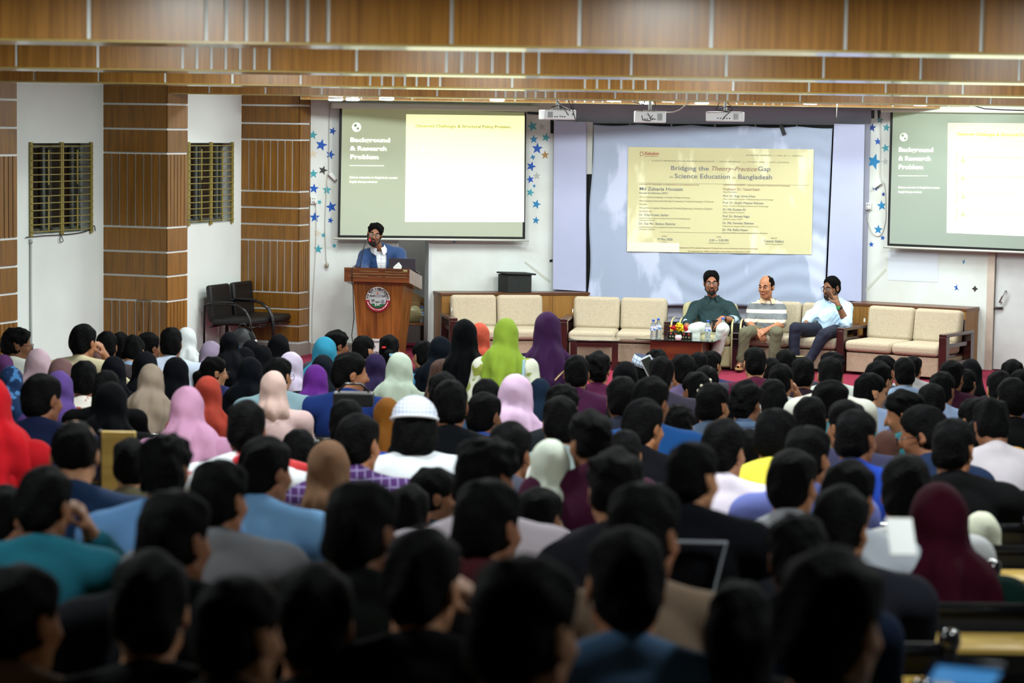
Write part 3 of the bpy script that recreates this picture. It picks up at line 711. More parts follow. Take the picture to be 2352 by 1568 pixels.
# ------------------------------------------------------------------ sockets, conduits, cables
PLAST = mat('socket_plastic', (222, 224, 220), .35); WIRE = mat('white_wire', (196, 196, 186), .5); BWIRE = mat('black_wire', (18, 18, 20), .4)
def socket(F, px, py, label):
    a = F.hit(px, py); t = thing('wall_socket', label, 'socket', F.M @ Matrix.Translation((a[0], 0, a[1])), 'wall sockets')
    MB().box((-.037, -.025, -.043), (.037, 0, .043), .006).build('plate', PLAST, t)
    for x, z in ((-.013, .02), (.013, .02), (-.013, -.018), (.013, -.018)): MB().box((x - .004, -.027, z - .006), (x + .004, -.024, z + .006)).build('slot', BWIRE, t)
    MB().box((.005, -.06, -.03), (.03, -.024, .0), .004).build('plug', PLAST, t)
socket(FA, 719.5, 460, 'white double wall socket among the stars beside the pillar'); socket(FR, 1996, 474, 'white wall socket with a plug between backdrop and right screen')
def wire(F, pts, r, m, label, off=.012, name='wall_cable'):
    P = []
    for i, (x, y) in enumerate(pts): a = F.hit(x, y, off); P.append(Vector((a[0], -off, a[1])))
    Q = []
    for i in range(len(P) - 1):
        p0, p1, p2, p3 = P[max(i - 1, 0)], P[i], P[i + 1], P[min(i + 2, len(P) - 1)]
        for k in range(5):
            t = k / 5; Q.append(.5 * ((2 * p1) + (p2 - p0) * t + (2 * p0 - 5 * p1 + 4 * p2 - p3) * t * t + (3 * p1 - p0 - 3 * p2 + p3) * t ** 3))
    Q.append(P[-1])
    return MB(F.M).tube(Q, r, n=6).build(name, m, label=label, cat='cable', group='loose cables')
wire(FA, [(757, 238), (756, 330), (755, 398), (752, 404), (748, 480), (747, 540), (750, 606)], .005, WIRE, 'thin white cable dangling beside the speaker screen')
wire(FA, [(726, 468), (726, 560), (718, 700), (717, 786)], .004, WIRE, 'thin white cable running from the socket to the floor')
wire(FR, [(2022, 262), (2022, 350), (2022, 405), (2031, 425), (2034, 470), (2033, 510), (2022, 540), (2004, 535), (1993, 505), (1993, 486)], .005, WIRE, 'white cable looping down from the right screen to the socket')
for F, c, lab in ((FA, (763, 405), 'small white adaptor box hanging beside the black star'), (FR, (2017, 424), 'small white adaptor box hanging between stars by the right screen')):
    a = F.hit(*c); o = MB().box((-.055, -.04, -.022), (.055, 0, .022), .006).build('cable_box', PLAST, label=lab, cat='adaptor', group='adaptor boxes')
    o.matrix_world = F.M @ Matrix.Translation((a[0], -.01, a[1])) @ Matrix.Rotation(.75 if F is FA else -.6, 4, 'Y')
a = FA.hit(750, 608); o = MB().lathe([(.012, 0), (.022, .015), (.026, .04), (.014, .055)], n=12).build('bulb_holder', mat('holder', (176, 168, 148), .5), label='small bulb holder hanging at the end of the white cable', cat='bulb holder'); o.matrix_world = FA.M @ Matrix.Translation((a[0], -.03, a[1] - .03))
a0, a1 = FL.hit(68, 548), FL.hit(66, 700)
MB(FL.M).tube([(a0[0], -.015, 1.5), (a0[0], -.015, -.2)], .012).tube([(a0[0], -.015, 1.53), (a0[0], -.015, 1.49)], .02).build('conduit_pipe', mat('conduit', (176, 178, 176), .5), label='vertical grey conduit on the wall under the nearer barred window', cat='pipe')
a = FL.hit(141, 548); wire(FL, [(60, 545), (100, 541), (141, 539), (180, 535), (205, 528), (216, 518), (219, 530)], .005, BWIRE, 'tangled dark cable along the sill of the nearer window', .02)
wire(FL, [(141, 540), (137, 552), (141, 556), (145, 552), (140, 540)], .004, BWIRE, 'small loop of dark wire hanging below the nearer window', .02)
wire(FL, [(432, 505), (455, 508), (475, 506), (492, 502)], .006, mat('blue_wire', (60, 70, 120), .5), 'dark cable lying on the sill of the farther window', .02)

# taped paper and old tape marks on the walls, wire loop on the pillar
slab(FR, [(2041, 576), (2155, 581), (2155, 648), (2039, 643)], .003, .002, 'wall_paper_sheet', mat('pale_sheet', (214, 222, 232), .6), label='pale paper sheet taped on the wall under the right screen', cat='paper')
MARK = mat('tape_residue', (196, 200, 186), .7)
slab(FR, [(1981, 671), (1986, 674), (2037, 620), (2033, 616)], .003, .002, 'tape_mark', MARK, label='diagonal tape residue between backdrop and pale paper sheet', cat='tape')
slab(FA, [(1204, 603), (1207, 600), (1266, 645), (1263, 650)], .003, .002, 'tape_mark', MARK, label='diagonal tape residue on the wall above the storage box', cat='tape')
p0, p1 = FL.front(321, 760, -3.25), FL.front(342, 690, -3.25)
lx = -3.262
MB(FL.M).tube([(lx, p0[0], p0[1]), (lx, p0[0] + .01, p1[1] - .03), (lx, p0[0] + .03, p1[1]), (lx, p1[0] - .03, p1[1]), (lx, p1[0] - .01, p1[1] - .03), (lx, p1[0], p0[1])], .006, n=8).build('wire_loop', mat('loop_steel', (96, 84, 62), .4, metal=.5), label='tall steel wire loop fixed on the front of the wide pillar', cat='wire loop')
# ================================================================== furniture and things on the stage
def onz(px, py, z):
    d = ray(px, py); t = (z - HC) / d.z; return Vector((0, 0, HC)) + d * t
SOFAF = mat('sofa_fabric', (184, 172, 148), .9, vary=.1, scale=60, bump=.35, bscale=320, spec=.2)
SOFAB = mat('sofa_base_fabric', (172, 152, 130), .9, vary=.1, scale=60, bump=.35, bscale=320, spec=.2)
DWOOD = wood('dark_wood', (36, 10, 8), (58, 20, 16), rough=.25, sc=(3, 3, 3), coat=.5)
CABW = wood('cabinet_laminate', (126, 86, 34), (156, 112, 50), rough=.45, sc=(8, 8, .6), coat=.1)
CABE = wood('cabinet_edge', (86, 50, 24), (104, 62, 32), rough=.4, sc=(2, 8, 8), coat=.1)
LECT = wood('lectern_wood', (92, 50, 16), (150, 92, 36), rough=.3, sc=(7, 7, .5), coat=.4, scale=3)
LECT2 = wood('lectern_top_wood', (58, 28, 14), (122, 66, 30), rough=.28, sc=(.8, 6, 9), coat=.5, scale=3)
def sofa(x, y, yaw, label, w=1.10):
    t = thing('two_seat_sofa', label, 'sofa', TR(x, y, 0, math.radians(yaw)), 'two seat sofas on the stage')
    h = w / 2
    MB().box((-h + .01, -.36, .03), (h - .01, .34, .25), .012).build('base', SOFAB, t)
    MB().box((-h, -.30, .243), (h, .30, .262)).build('seat_rail', DWOOD, t)
    for a, b_ in ((-h, -.004), (.004, h)):
        MB().box((a, -.40, .262), (b_, .22, .385), .045, seg=3).build('seat_cushion', SOFAF, t)
        T = Matrix.Translation((0, .2, .36)) @ Matrix.Rotation(-.16, 4, 'X')
        MB().box((a, -.07, -.0), (b_, .07, .385), .045, T, seg=3).build('back_cushion', SOFAF, t)
    MB().box((-h, .30, .1), (h, .33, .64)).build('back_panel', DWOOD, t)
    MB().box((-h - .006, .1, .56), (-h + .002, .13, .6)).build('care_tag', WHITE, t)
    for s in (-1, 1):
        xa = s * (h + .052); a = MB().box((xa - .045, -.40, .485), (xa + .045, .36, .52), .006).build('armrest', DWOOD, t)
        for y0 in (-.40, .27): MB().box((xa - .045, y0, 0), (xa + .045, y0 + .09, .486), .004).build('arm_post', DWOOD, a)
        MB().box((xa - .018, -.32, .36), (xa + .018, .28, .405)).build('arm_rail', DWOOD, a)
        MB().box((xa - .018, -.32, .13), (xa + .018, .28, .2)).build('arm_rail', DWOOD, a)
    return t
sofa(-.15, 28.22, 10, 'empty beige two seat sofa beside the lectern, dark wood arms')
sofa(1.24, 28.12, -7.5, 'empty beige two seat sofa left of the man in the dark green shirt')
sofa(3.28, 27.75, -20, 'beige two seat sofa holding the striped polo man and the light blue shirt man')
sofa(4.43, 27.1, -34, 'empty beige two seat sofa angled near the door, all of its arm rails showing', 1.14)
# leather armchair
def armchair():
    BG = mat('armchair_leather', (176, 170, 128), .5, vary=.05, scale=20); BK = mat('armchair_lacquer', (10, 10, 12), .08, coat=.6)
    t = thing('armchair', 'olive beige leather armchair with glossy black arms under the man in dark green', 'armchair', TR(2.25, 27.72, 0, math.radians(-8)))
    MB().box((-.30, -.36, .03), (.30, .3, .28), .03).build('base', BG, t)
    MB().box((-.29, -.40, .28), (.29, .2, .40), .05, seg=3).build('seat_cushion', BG, t)
    T = Matrix.Translation((0, .22, .34)) @ Matrix.Rotation(-.2, 4, 'X')
    MB().box((-.31, -.08, 0), (.33, .09, .39), .07, T, seg=4).build('back_cushion', BG, t)
    for s in (-1, 1):
        prof = [(-.40, .02), (-.40, .44), (-.37, .50), (-.30, .535), (-.1, .55), (.2, .54), (.3, .50), (.3, .02)]
        x0 = s * .30 if s > 0 else -.39
        a = MB().prism([(x0, p, q) for p, q in prof], (.09, 0, 0)).build('arm', BK, t)
        for xx in (x0 - .008, x0 + .092 - .004): MB().tube([(xx + .004, p, q + .004) for p, q in prof[:-1]], .011, n=6).build('arm_piping', BG, a)
        MB().box((x0 + .005, -.408, .425), (x0 + .085, -.398, .437)).build('chrome_strip', STEEL, a)
        MB().box((x0 + .005, -.408, .36), (x0 + .085, -.398, .366)).build('chrome_strip', STEEL, a)
armchair()
# coffee table with glass top
TG = mat('table_glass', (120, 140, 135), .03, trans=.75, spec=.8, col2=None)
t = thing('coffee_table', 'glass topped coffee table on a reddish wood box base, before the panel guests', 'coffee table', TR(1.90, 27.2, 0, math.radians(-18)))
MB().box((-.30, -.2, 0), (.30, .26, .345), .004).build('base', wood('table_wood', (84, 34, 14), (118, 56, 24), rough=.3, sc=(1, 6, 6)), t)
MB().box((.296, -.205, 0), (.306, -.19, .345)).build('edge_strip', CABW, t)
b = MB(); b.prism([(-.45, -.29, .36), (.42, -.29, .36), (.45, -.26, .36), (.45, .33, .36), (-.45, .33, .36)], (0, 0, .01)); b.build('glass_top', mat('table_glass_dark', (60, 74, 72), .04, trans=.6, coat=1), t)
# bottles
PET = mat('clear_plastic', (225, 235, 238), .06, trans=.85, spec=.6); CAPB = mat('blue_cap', (50, 100, 210), .4); LAB = pattern('bottle_label', (225, 232, 240), (60, 130, 200), 'print', 30, .55)
def bottle(p, label, h=.225):
    t = thing('water_bottle', label, 'bottle', TR(p.x, p.y, p.z), 'clear water bottles')
    k = h / .225
    MB().lathe([(r * k, z * k) for r, z in ((.028, 0), (.033, .004), (.033, .03), (.03, .036), (.033, .042), (.03, .062), (.032, .07), (.033, .14), (.031, .16), (.02, .185), (.013, .2), (.013, .207))], n=18).build('body', PET, t)
    MB().lathe([(.0342 * k, .1 * k), (.0342 * k, .148 * k)], n=18, cap=False).build('label', LAB, t)
    MB().lathe([(.016 * k, .203 * k), (.016 * k, .224 * k)], n=14).build('cap', CAPB, t)
bottle(onz(1500, 779, .371), 'water bottle on the table, nearest its left corner')
bottle(onz(1511.5, 776, .371), 'water bottle just behind the one at the left table corner')
bottle(onz(1625.5, 781, .371), 'water bottle before the seated man\'s light grey trousers')
bottle(onz(1660, 774, .371), 'water bottle at the right edge of the glass table')
# flowers
p = onz(1558, 781, .371)
t = thing('flower_vase', 'white round vase of red and yellow flowers on the glass table', 'vase', TR(p.x, p.y, p.z))
MB().lathe([(.022, 0), (.03, .003), (.038, .025), (.04, .038), (.034, .055), (.026, .062)], n=20).build('vase', mat('vase_white', (235, 232, 232), .3), t)
LEAF = mat('leaf_green', (52, 84, 34), .7, vary=.3)
b = MB()
for i in range(26):
    a_ = i * 2.4; r_ = .01 + .05 * random.random(); z_ = .07 + .05 * random.random()
    b.face([(0, 0, .06), (r_ * math.cos(a_), r_ * math.sin(a_), z_), (r_ * 1.2 * math.cos(a_ + .25), r_ * 1.2 * math.sin(a_ + .25), z_ - .01)])
b.build('foliage', LEAF, t, kind='stuff')
def bloom(c, r, m):
    f = Field([c[i] - r * 1.5 for i in range(3)], [c[i] + r * 1.5 for i in range(3)], r / 7)
    f.ell(c, (r, r, r * .8)); f.noise(r * .3, 5.5 / r, int(c[0] * 1000) & 255)
    me = f.mesh('bloom', 0); me.materials.append(m); link('bloom', me, t)
YF, RF = mat('yellow_petal', (236, 220, 40), .7), mat('red_petal', (176, 22, 34), .7)
for (dx, dz, r, m) in ((.005, .165, .033, YF), (.03, .13, .036, YF), (-.018, .135, .024, YF), (-.062, .14, .03, RF), (.075, .148, .018, RF), (.085, .122, .018, RF), (-.075, .112, .014, YF), (.09, .135, .012, YF), (-.088, .155, .011, YF)):
    bloom((dx, random.uniform(-.02, .02), dz), r, m)
TB = mat('tissue_box_print', (18, 18, 18), .4)
for (px, py, w_, lab) in ((1549, 779, .10, 'black tissue box behind the flower vase'), (1579, 781, .09, 'black tissue box right of the vase with a tissue poking out')):
    p = onz(px, py - 2, .371); t = thing('tissue_box', lab, 'tissue box', TR(p.x, p.y + .05, p.z, -.3), 'black tissue boxes')
    MB().box((-w_ / 2 - .015, -.04, 0), (w_ / 2 + .005, .04, .075), .004).build('box', TB, t)
    for x in (-.03, .025): MB().box((x - .008, -.042, .045), (x + .012, -.0395, .064)).build('print_patch', mat('print_red', (190, 70, 60), .5), t)
    for x in (-.035, -.005, .03): MB().box((x - .005, -.042, .012), (x + .006, -.0395, .03)).build('print_patch', mat('print_cream', (190, 180, 130), .5), t)
    if w_ < .095: MB().prism([(-.05, 0, .075), (.03, 0, .075), (.0, .01, .1), (-.03, -.02, .098)], (0, .03, .004)).build('tissue', WHITE, t)
# side table
p = at(1367, 783, 27.16)
t = thing('side_table', 'small glass side table with dark legs before the second sofa', 'side table', TR(p.x, 27.38, 0, -.05), None)
for x in (-.235, .235):
    for y in (-.2, .2): MB().box((x - .034, y - .03, 0), (x + .034, y + .03, .318), .004).build('leg', DWOOD, t)
MB().box((-.2, -.215, .26), (.2, -.19, .3)).box((-.2, .19, .26), (.2, .215, .3)).box((-.25, -.19, .26), (-.22, .19, .3)).box((.22, -.19, .26), (.25, .19, .3)).build('apron', DWOOD, t)
MB().box((-.29, -.25, .325), (.29, .25, .337), .003).build('glass_top', mat('table_glass_dark'), t)
# cabinets
def cabinet(F, s0, s1, dep, z, dep1, seams, label, end):
    t = thing('low_cabinet', label, 'cabinet')
    pts = [(s0, -dep, 0), (s1, -dep, 0), (s1, -dep + dep1, 0), (s0, -.005, 0)]
    MB(F.M).prism([(x, y, .05) for x, y, _ in pts], (0, 0, z - .08)).build('carcass', CABW, t)
    a = .012
    MB(F.M).prism([(s0 - a, -dep - a, z - .028), (s1 + a, -dep - a, z - .028), (s1 + a, -dep + dep1, z - .028), (s0 - a, -.005, z - .028)], (0, 0, .028)).build('top', CABE, t)
    X = [s0] + seams + [s1]
    for p, q in zip(X, X[1:]): MB(F.M).box((p + .003, -dep - .008, .06), (q - .003, -dep, z - .04), .002).build('door', CABW, t)
c0, c1 = FA.hit(1014, 700, .40)[0], FA.hit(1352, 700, .40)[0]
cabinet(FA, c0, c1, .40, .745, .22, [c0 + (c1 - c0) * k for k in (.2, .42, .58, .75)], 'long low wood cabinet under the white wall beside the doorway', 0)
c0, c1 = FR.hit(1950, 700, .42)[0], FR.hit(2220, 700, .42)[0]
cabinet(FR, c0, c1, .42, .725, .41, [c0 + (c1 - c0) * k for k in (.16, .42, .72)], 'low wood cabinet behind the angled sofa next to the door', 1)
# storage box on the left cabinet
a = FA.hit(1183, 672, .24); P = FA.M @ Vector((a[0], -.22, .745)); SB = mat('box_cloth', (34, 38, 36), .85, vary=.15, scale=30)
t = thing('storage_box', 'black cloth storage box with a loose lid on the cabinet', 'box', TR(P.x, P.y, .745, math.radians(24)))
MB().box((-.155, -.15, 0), (.155, .15, .21), .006).build('body', SB, t)
MB(Matrix.Rotation(.03, 4, 'Y')).box((-.18, -.17, .212), (.20, .165, .232), .008).build('lid', SB, t)
# ------------------------------------------------------------------ lectern
LM_ = TR(-1.495, 27.98, 0, math.radians(-11))
t = thing('lectern', 'tall varnished wooden lectern bearing a round university emblem', 'lectern', LM_)
def taper(b, z0, z1, x0, x1, y0, y1, u0, u1):
    A = [(-x0, y0, z0), (x0, y0, z0), (x0, y1, z0), (-x0, y1, z0)]; B = [(-x1, u0, z1), (x1, u0, z1), (x1, u1, z1), (-x1, u1, z1)]
    b.face(A[::-1]).face(B)
    for i in range(4):
        j = (i + 1) % 4; b.face([A[i], A[j], B[j], B[i]])
b = MB(); taper(b, .06, .93, .225, .30, -.24, .16, -.27, .26); b.build('body', LECT, t)
MB().box((-.27, -.27, 0), (.27, .2, .06), .006).build('plinth', LECT, t)
MB().prism([(-.385, -.34, 1.085), (-.385, -.34, .925), (-.385, .30, .81), (-.385, .30, .965)], (.77, 0, 0)).build('desk_top', LECT2, t)
BRS = mat('groove_gilt', (170, 146, 96), .4)
for z, segs in ((1.045, ((-.2, .02), (.1, .36))), (1.015, ((-.3, .34),)), (.985, ((-.34, -.1), (0, .06), (.1, .36)))):
    for p, q in segs: MB().box((p, -.343, z), (q, -.339, z + .003)).build('groove_line', BRS, t)
MB().box((.31, -.344, 1.055), (.36, -.339, 1.075)).build('name_tag', mat('tag_brass', (160, 150, 100), .4), t)
EM = lambda z: -.24 - .03 * (z - .06) / .87 - .004
def edisc(r, col, y, name, cz=.725, a0=0, a1=2 * PI, r0=0, m=None, n=40, teeth=0):
    m = m or mat('emblem_' + name, col, .4)
    pts = []
    for i in range(n + 1):
        a = a0 + (a1 - a0) * i / n; rr = r + (teeth if (i // 2) % 2 else 0); pts.append((rr * math.cos(a), y, cz + rr * math.sin(a)))
    if r0: pts += [(r0 * math.cos(a0 + (a1 - a0) * i / n), y, cz + r0 * math.sin(a0 + (a1 - a0) * i / n)) for i in range(n, -1, -1)]
    elif a1 - a0 < 6.2: pass
    else: pts = pts[:-1]
    b = MB()
    if r0:
        k = n + 1
        for i in range(n): b.face([pts[i], pts[i + 1], pts[2 * k - 2 - i], pts[2 * k - 1 - i]])
    else: b.prism(pts, (0, .003, 0))
    return b.build(name, m, t)
ye = EM(.725) - .012
edisc(.141, (226, 228, 228), ye, 'emblem_rim'); edisc(.143, (150, 24, 44), ye - .002, 'emblem_gear', a0=PI * 1.03, a1=PI * 1.97, r0=.104, teeth=.007)
edisc(.104, (40, 50, 46), ye - .003, 'emblem_ring'); edisc(.1, (176, 184, 184), ye - .005, 'emblem_face')
edisc(.1, (28, 96, 60), ye - .007, 'emblem_green', a0=PI * 1.18, a1=PI * 1.82, n=20)
INK = mat('emblem_ink', (24, 26, 28), .5); IW = mat('emblem_white', (235, 238, 238), .5)
def etext(s, size, x, z, m, al='CENTER', rot=0, y=None): return text(s, size, Matrix.Translation((x, y or ye - .009, z)) @ Matrix.Rotation(-rot, 4, 'Y'), m, t, 'emblem_lettering', align=al, bold=.0006)
etext('JUST', .03, 0, .652, IW); etext('2007', .026, 0, .685, INK); etext('জ্ঞান', .022, -.06, .755, INK); etext('শক্তি', .022, .062, .755, INK)
top = ['য', 'শো', 'র', ' ', 'বি', 'জ্ঞা', 'ন', ' ', 'ও', ' ', 'প্র', 'যু', 'ক্তি', ' ', 'বি', 'শ্ব', 'বি', 'দ্যা', 'ল', 'য়']
for i, ch in enumerate(top):
    a = PI * (1.0 - .0) - (i + .5) / len(top) * PI * 1.0
    if ch != ' ': etext(ch, .03, .112 * math.cos(a), .725 + .112 * math.sin(a), INK, rot=PI / 2 - a if False else a - PI / 2)
bt = 'Jashore University of Science and Technology'
for i, ch in enumerate(bt):
    a = PI * 1.08 + (i + .5) / len(bt) * PI * .84
    if ch != ' ': etext(ch, .017, .126 * math.cos(a), .725 + .126 * math.sin(a), IW, rot=a + PI / 2)
MB().box((-.028, ye - .009, .752), (.028, ye - .006, .782)).build('emblem_book', mat('emblem_grey', (150, 150, 160), .5), t)
MB().prism([(-.007, ye - .009, .784), (.006, ye - .009, .784), (.009, ye - .009, .795), (0, ye - .009, .815), (-.01, ye - .009, .797)], (0, .002, 0)).build('emblem_flame', mat('flame_orange', (205, 110, 40), .5), t)
b = MB(); b.box((-.058, ye - .009, .672), (-.054, ye - .007, .71))
for k in range(7):
    a = -.4 + k * .65; b.prism([(-.056, ye - .009, .708), (-.056 + .026 * math.cos(a), ye - .009, .71 + .018 * math.sin(a)), (-.056 + .02 * math.cos(a + .3), ye - .009, .71 + .014 * math.sin(a + .3))], (0, .001, 0))
b.build('emblem_palm', INK, t)
for k in range(3):
    b = MB(); c_, s_ = math.cos(k * PI / 3), math.sin(k * PI / 3)
    b.tube([(.06 + .024 * math.cos(a) * c_ - .009 * math.sin(a) * s_, ye - .009, .7 + .024 * math.cos(a) * s_ + .009 * math.sin(a) * c_) for a in [2 * PI * i / 14 for i in range(14)]], .0012, n=4, closed=True); b.build('emblem_atom', mat('atom_blue', (70, 84, 110), .5), t)
yp = EM(.2) - .012
MB().box((-.1, yp, .08), (.17, yp + .008, .265), .002).build('courtesy_plaque', mat('plaque_white', (206, 208, 206), .4), t)
for s_, sz, x, z in (('Courtesy', .034, -.055, .225), ('N', .06, .015, .155), ('Best Service', .026, -.08, .105)): text(s_, sz, Matrix.Translation((x, yp - .002, z)), INK, t, 'plaque_lettering', bold=.0008)
b = MB(); b.tube([(-.05 + .02 * math.cos(2 * PI * i / 16), yp - .003, .175 + .02 * math.sin(2 * PI * i / 16)) for i in range(16)], .003, n=4, closed=True); b.tube([(-.058, yp - .003, .165), (-.045, yp - .003, .188)], .003, n=4).tube([(-.05, yp - .003, .165), (-.038, yp - .003, .18)], .003, n=4).build('plaque_mark', INK, t)
# microphone
t = thing('gooseneck_microphone', 'black gooseneck microphone with a glowing red ring at the speaker\'s mouth', 'microphone', LM_)
MB().lathe([(.03, 0), (.03, .02), (.012, .03)], c=(-.26, -.12, 1.045), n=16).build('base', BLACKM, t)
path = [(-.26, -.12, 1.06), (-.245, -.12, 1.15), (-.225, -.11, 1.27), (-.205, -.1, 1.345), (-.18, -.08, 1.382), (-.16, -.07, 1.392)]
MB().tube(path, .006).build('gooseneck', mat('gooseneck_steel', (70, 72, 76), .3, metal=.7), t)
MB().tube([(-.161, -.07, 1.391), (-.15, -.066, 1.394)], .013, n=14).build('light_ring', mat('mic_red', (255, 40, 50), emit=2.5, ecol=(255, 30, 40)), t)
MB().tube([(-.15, -.066, 1.394), (-.132, -.055, 1.396)], .011, n=12).build('capsule', BLACKM, t)
MB().tube([(-.26, -.15, 1.08), (-.28, -.3, 1.1), (-.29, -.355, 1.08), (-.29, -.352, .93), (-.29, -.3, .86), (-.275, -.3, .5), (-.30, -.3, .3), (-.25, -.33, .05), (-.25, -.33, .01)], .005, n=6).build('cable', BWIRE, t)
# laptop, tissue
t = thing('laptop', 'dark laptop open on the lectern, its lid facing the hall', 'laptop', LM_ @ Matrix.Translation((.235, -.08, 1.045)) @ Matrix.Rotation(-.18, 4, 'X'))
MB().box((-.16, 0, 0), (.16, .22, .014), .003).build('keyboard_base', mat('laptop_shell', (62, 56, 64), .35, metal=.5), t)
MB(Matrix.Rotation(.08, 4, 'X')).box((-.16, -.012, .012), (.16, -.002, .2 - .055), .003).build('lid', mat('laptop_shell'), t)
o = MB().prism([(-.045, 0, 0), (.04, 0, 0), (.045, 0, .03), (.01, .0, .075), (-.02, .0, .05), (-.05, 0, .02)], (0, .03, 0)).build('tissue', WHITE, label='crumpled white tissue lying against the laptop on the lectern', cat='tissue'); o.matrix_world = LM_ @ Matrix.Translation((.235, -.31, 1.08))
# ------------------------------------------------------------------ alcove clutter
CARD = mat('cardboard', (142, 112, 74), .85, vary=.12, scale=5)
AM = FA.M
sA = (oA[0] + oA[1]) / 2
t = thing('low_bench_table', 'low dark table in the doorway niche holding a bottle and parcels', 'table')
MB(AM).box((sA - .3, .3, .30), (sA + .35, .95, .33), .004).build('table_top', CABE, t)
for x in (sA - .27, sA + .32):
    for y in (.33, .9): MB(AM).box((x - .02, y - .02, 0), (x + .02, y + .02, .30)).build('leg', DWOOD, t)
p = AM @ Vector((FA.hit(968, 748, -.4)[0], .38, .33)); bottle(p, 'water bottle with blue cap on the low table in the doorway niche', .2)
def crate(M, s, label, name='cardboard_box', m=CARD):
    t = thing(name, label, 'box', M, 'boxes stored in the doorway niche')
    x, y, z = s; MB().box((-x, -y, 0), (x, y, z), .006).build('body', m, t)
    MB().box((-x * .12, -y - .002, 0), (x * .12, y + .002, z + .002)).build('packing_tape', mat('packing_tape', (160, 130, 86), .3), t)
    for s_ in (-1, 1): MB(Matrix.Translation((s_ * x, 0, z)) @ Matrix.Rotation(s_ * .5, 4, 'Y')).box((-.002 if s_ > 0 else -.06, -y, 0), (.06 if s_ > 0 else .002, y, .003)).build('flap', m, t)
crate(AM @ TR(sA - .02, .62, .331, .3), (.2, .15, .24), 'taped cardboard box standing on the low table in the niche')
crate(AM @ Matrix.Translation((sA - .0, .7, .62)) @ Matrix.Rotation(.55, 4, 'Y') @ Matrix.Rotation(.2, 4, 'Z'), (.26, .18, .13), 'torn cardboard box tilted on top of the pile in the niche')
f = Field((-.2, -.16, -.02), (.2, .16, .3), .012); f.ell((0, 0, .1), (.15, .1, .11)); f.noise(.012, 40, 5); f.half((0, 0, 0), (0, 0, -1)); me = f.mesh('plastic_bag', 1)
me.materials.append(mat('bag_film', (170, 164, 120), .25, trans=.3)); o = link('plastic_bag', me, None, 'olive plastic wrapped parcel beside the bottle in the niche', 'bag'); o.matrix_world = AM @ TR(sA + .1, .45, .33)
f = Field((-.06, -.06, -.06), (.06, .06, .06), .008); f.ell((0, 0, 0), (.04, .04, .04)); me = f.mesh('green_fruit', 1); me.materials.append(mat('fruit_green', (86, 150, 50), .4)); o = link('green_fruit', me, None, 'small green round fruit beside the bottle in the niche', 'fruit'); p = AM @ Vector((FA.hit(978, 744, -.4)[0], .42, .37)); o.location = p
# ------------------------------------------------------------------ black visitor chairs by the left wall
LEATH = mat('black_leather', (9, 9, 9), .45, bump=.1, bscale=60)
s1 = FL.hit(476, 672, .15)[0]; s2 = FL.hit(516, 672, .15)[0]; s3 = FL.hit(548, 672, .15)[0]
print('chair s', s1, s2, s3)
def visitor_chair(s0, label):
    M = FL.M @ TR(s0 + .29, -.36, 0)
    t = thing('visitor_chair', label, 'chair', M, 'black visitor chairs by the left wall')
    MB().box((-.25, -.30, .42), (.25, .2, .5), .03, seg=3).build('seat', LEATH, t)
    T = Matrix.Translation((0, .2, .45)) @ Matrix.Rotation(-.1, 4, 'X'); MB().box((-.25, -.035, 0), (.25, .035, .42), .03, T, seg=3).build('backrest', LEATH, t)
    for s in (-1, 1):
        x = s * .28
        pth = [(x, .27, 0), (x, .27, .45), (x, .265, .64), (x, .22, .665), (x, -.05, .67), (x, -.17, .655), (x, -.26, .59), (x, -.31, .5), (x, -.325, .4), (x, -.33, 0)]
        f_ = MB().tube(pth, .014, n=10).build('side_frame', BLACKM, t)
        MB().box((x - .025, -.1, .672), (x + .025, .17, .695), .01).build('arm_pad', LEATH, f_)
        MB().tube([(x, -.33, .02), (x, .27, .02)], .012, n=8).build('runner', BLACKM, f_)
    MB().tube([(-.28, -.28, .40), (.28, -.28, .40)], .012).build('cross_bar', BLACKM, t)
    MB().tube([(-.28, .2, .40), (.28, .2, .40)], .012).build('cross_bar', BLACKM, t)
visitor_chair(s1 + .03, 'black leather visitor chair by the white wall, the nearer of two'); visitor_chair(s1 + .62, 'black leather visitor chair against the pillar, the farther of two')
# backpack
P = onz(556, 836, 0)
t = thing('backpack', 'black backpack with a white striped strap standing before the visitor chairs', 'backpack', TR(P.x, P.y, 0, .2))
BPM = mat('backpack_nylon', (22, 28, 30), .45, vary=.2, scale=12)
f = Field((-.2, -.15, -.02), (.2, .15, .52), .014); f.ell((0, 0, .2), (.14, .09, .22)); f.ell((0, -.05, .13), (.11, .06, .11), k=.03); f.noise(.004, 30, 2); me = f.mesh('body', 1); me.materials.append(BPM); link('body', me, t)
MB().tube([(-.04, 0, .41), (-.02, 0, .455), (.03, 0, .455), (.05, 0, .41)], .009).build('handle', BPM, t)
MB().tube([(.1, -.06, .38), (.15, -.07, .28), (.15, -.07, .15), (.12, -.05, .05)], .012).build('strap', BPM, t)
for k in range(3): MB().box((.135, -.088, .17 + k * .045), (.16, -.08, .195 + k * .045)).build('strap_stripe', WHITE, t)
MB().box((-.03, -.118, .15), (.02, -.108, .156)).build('brand_strip', WHITE, t)
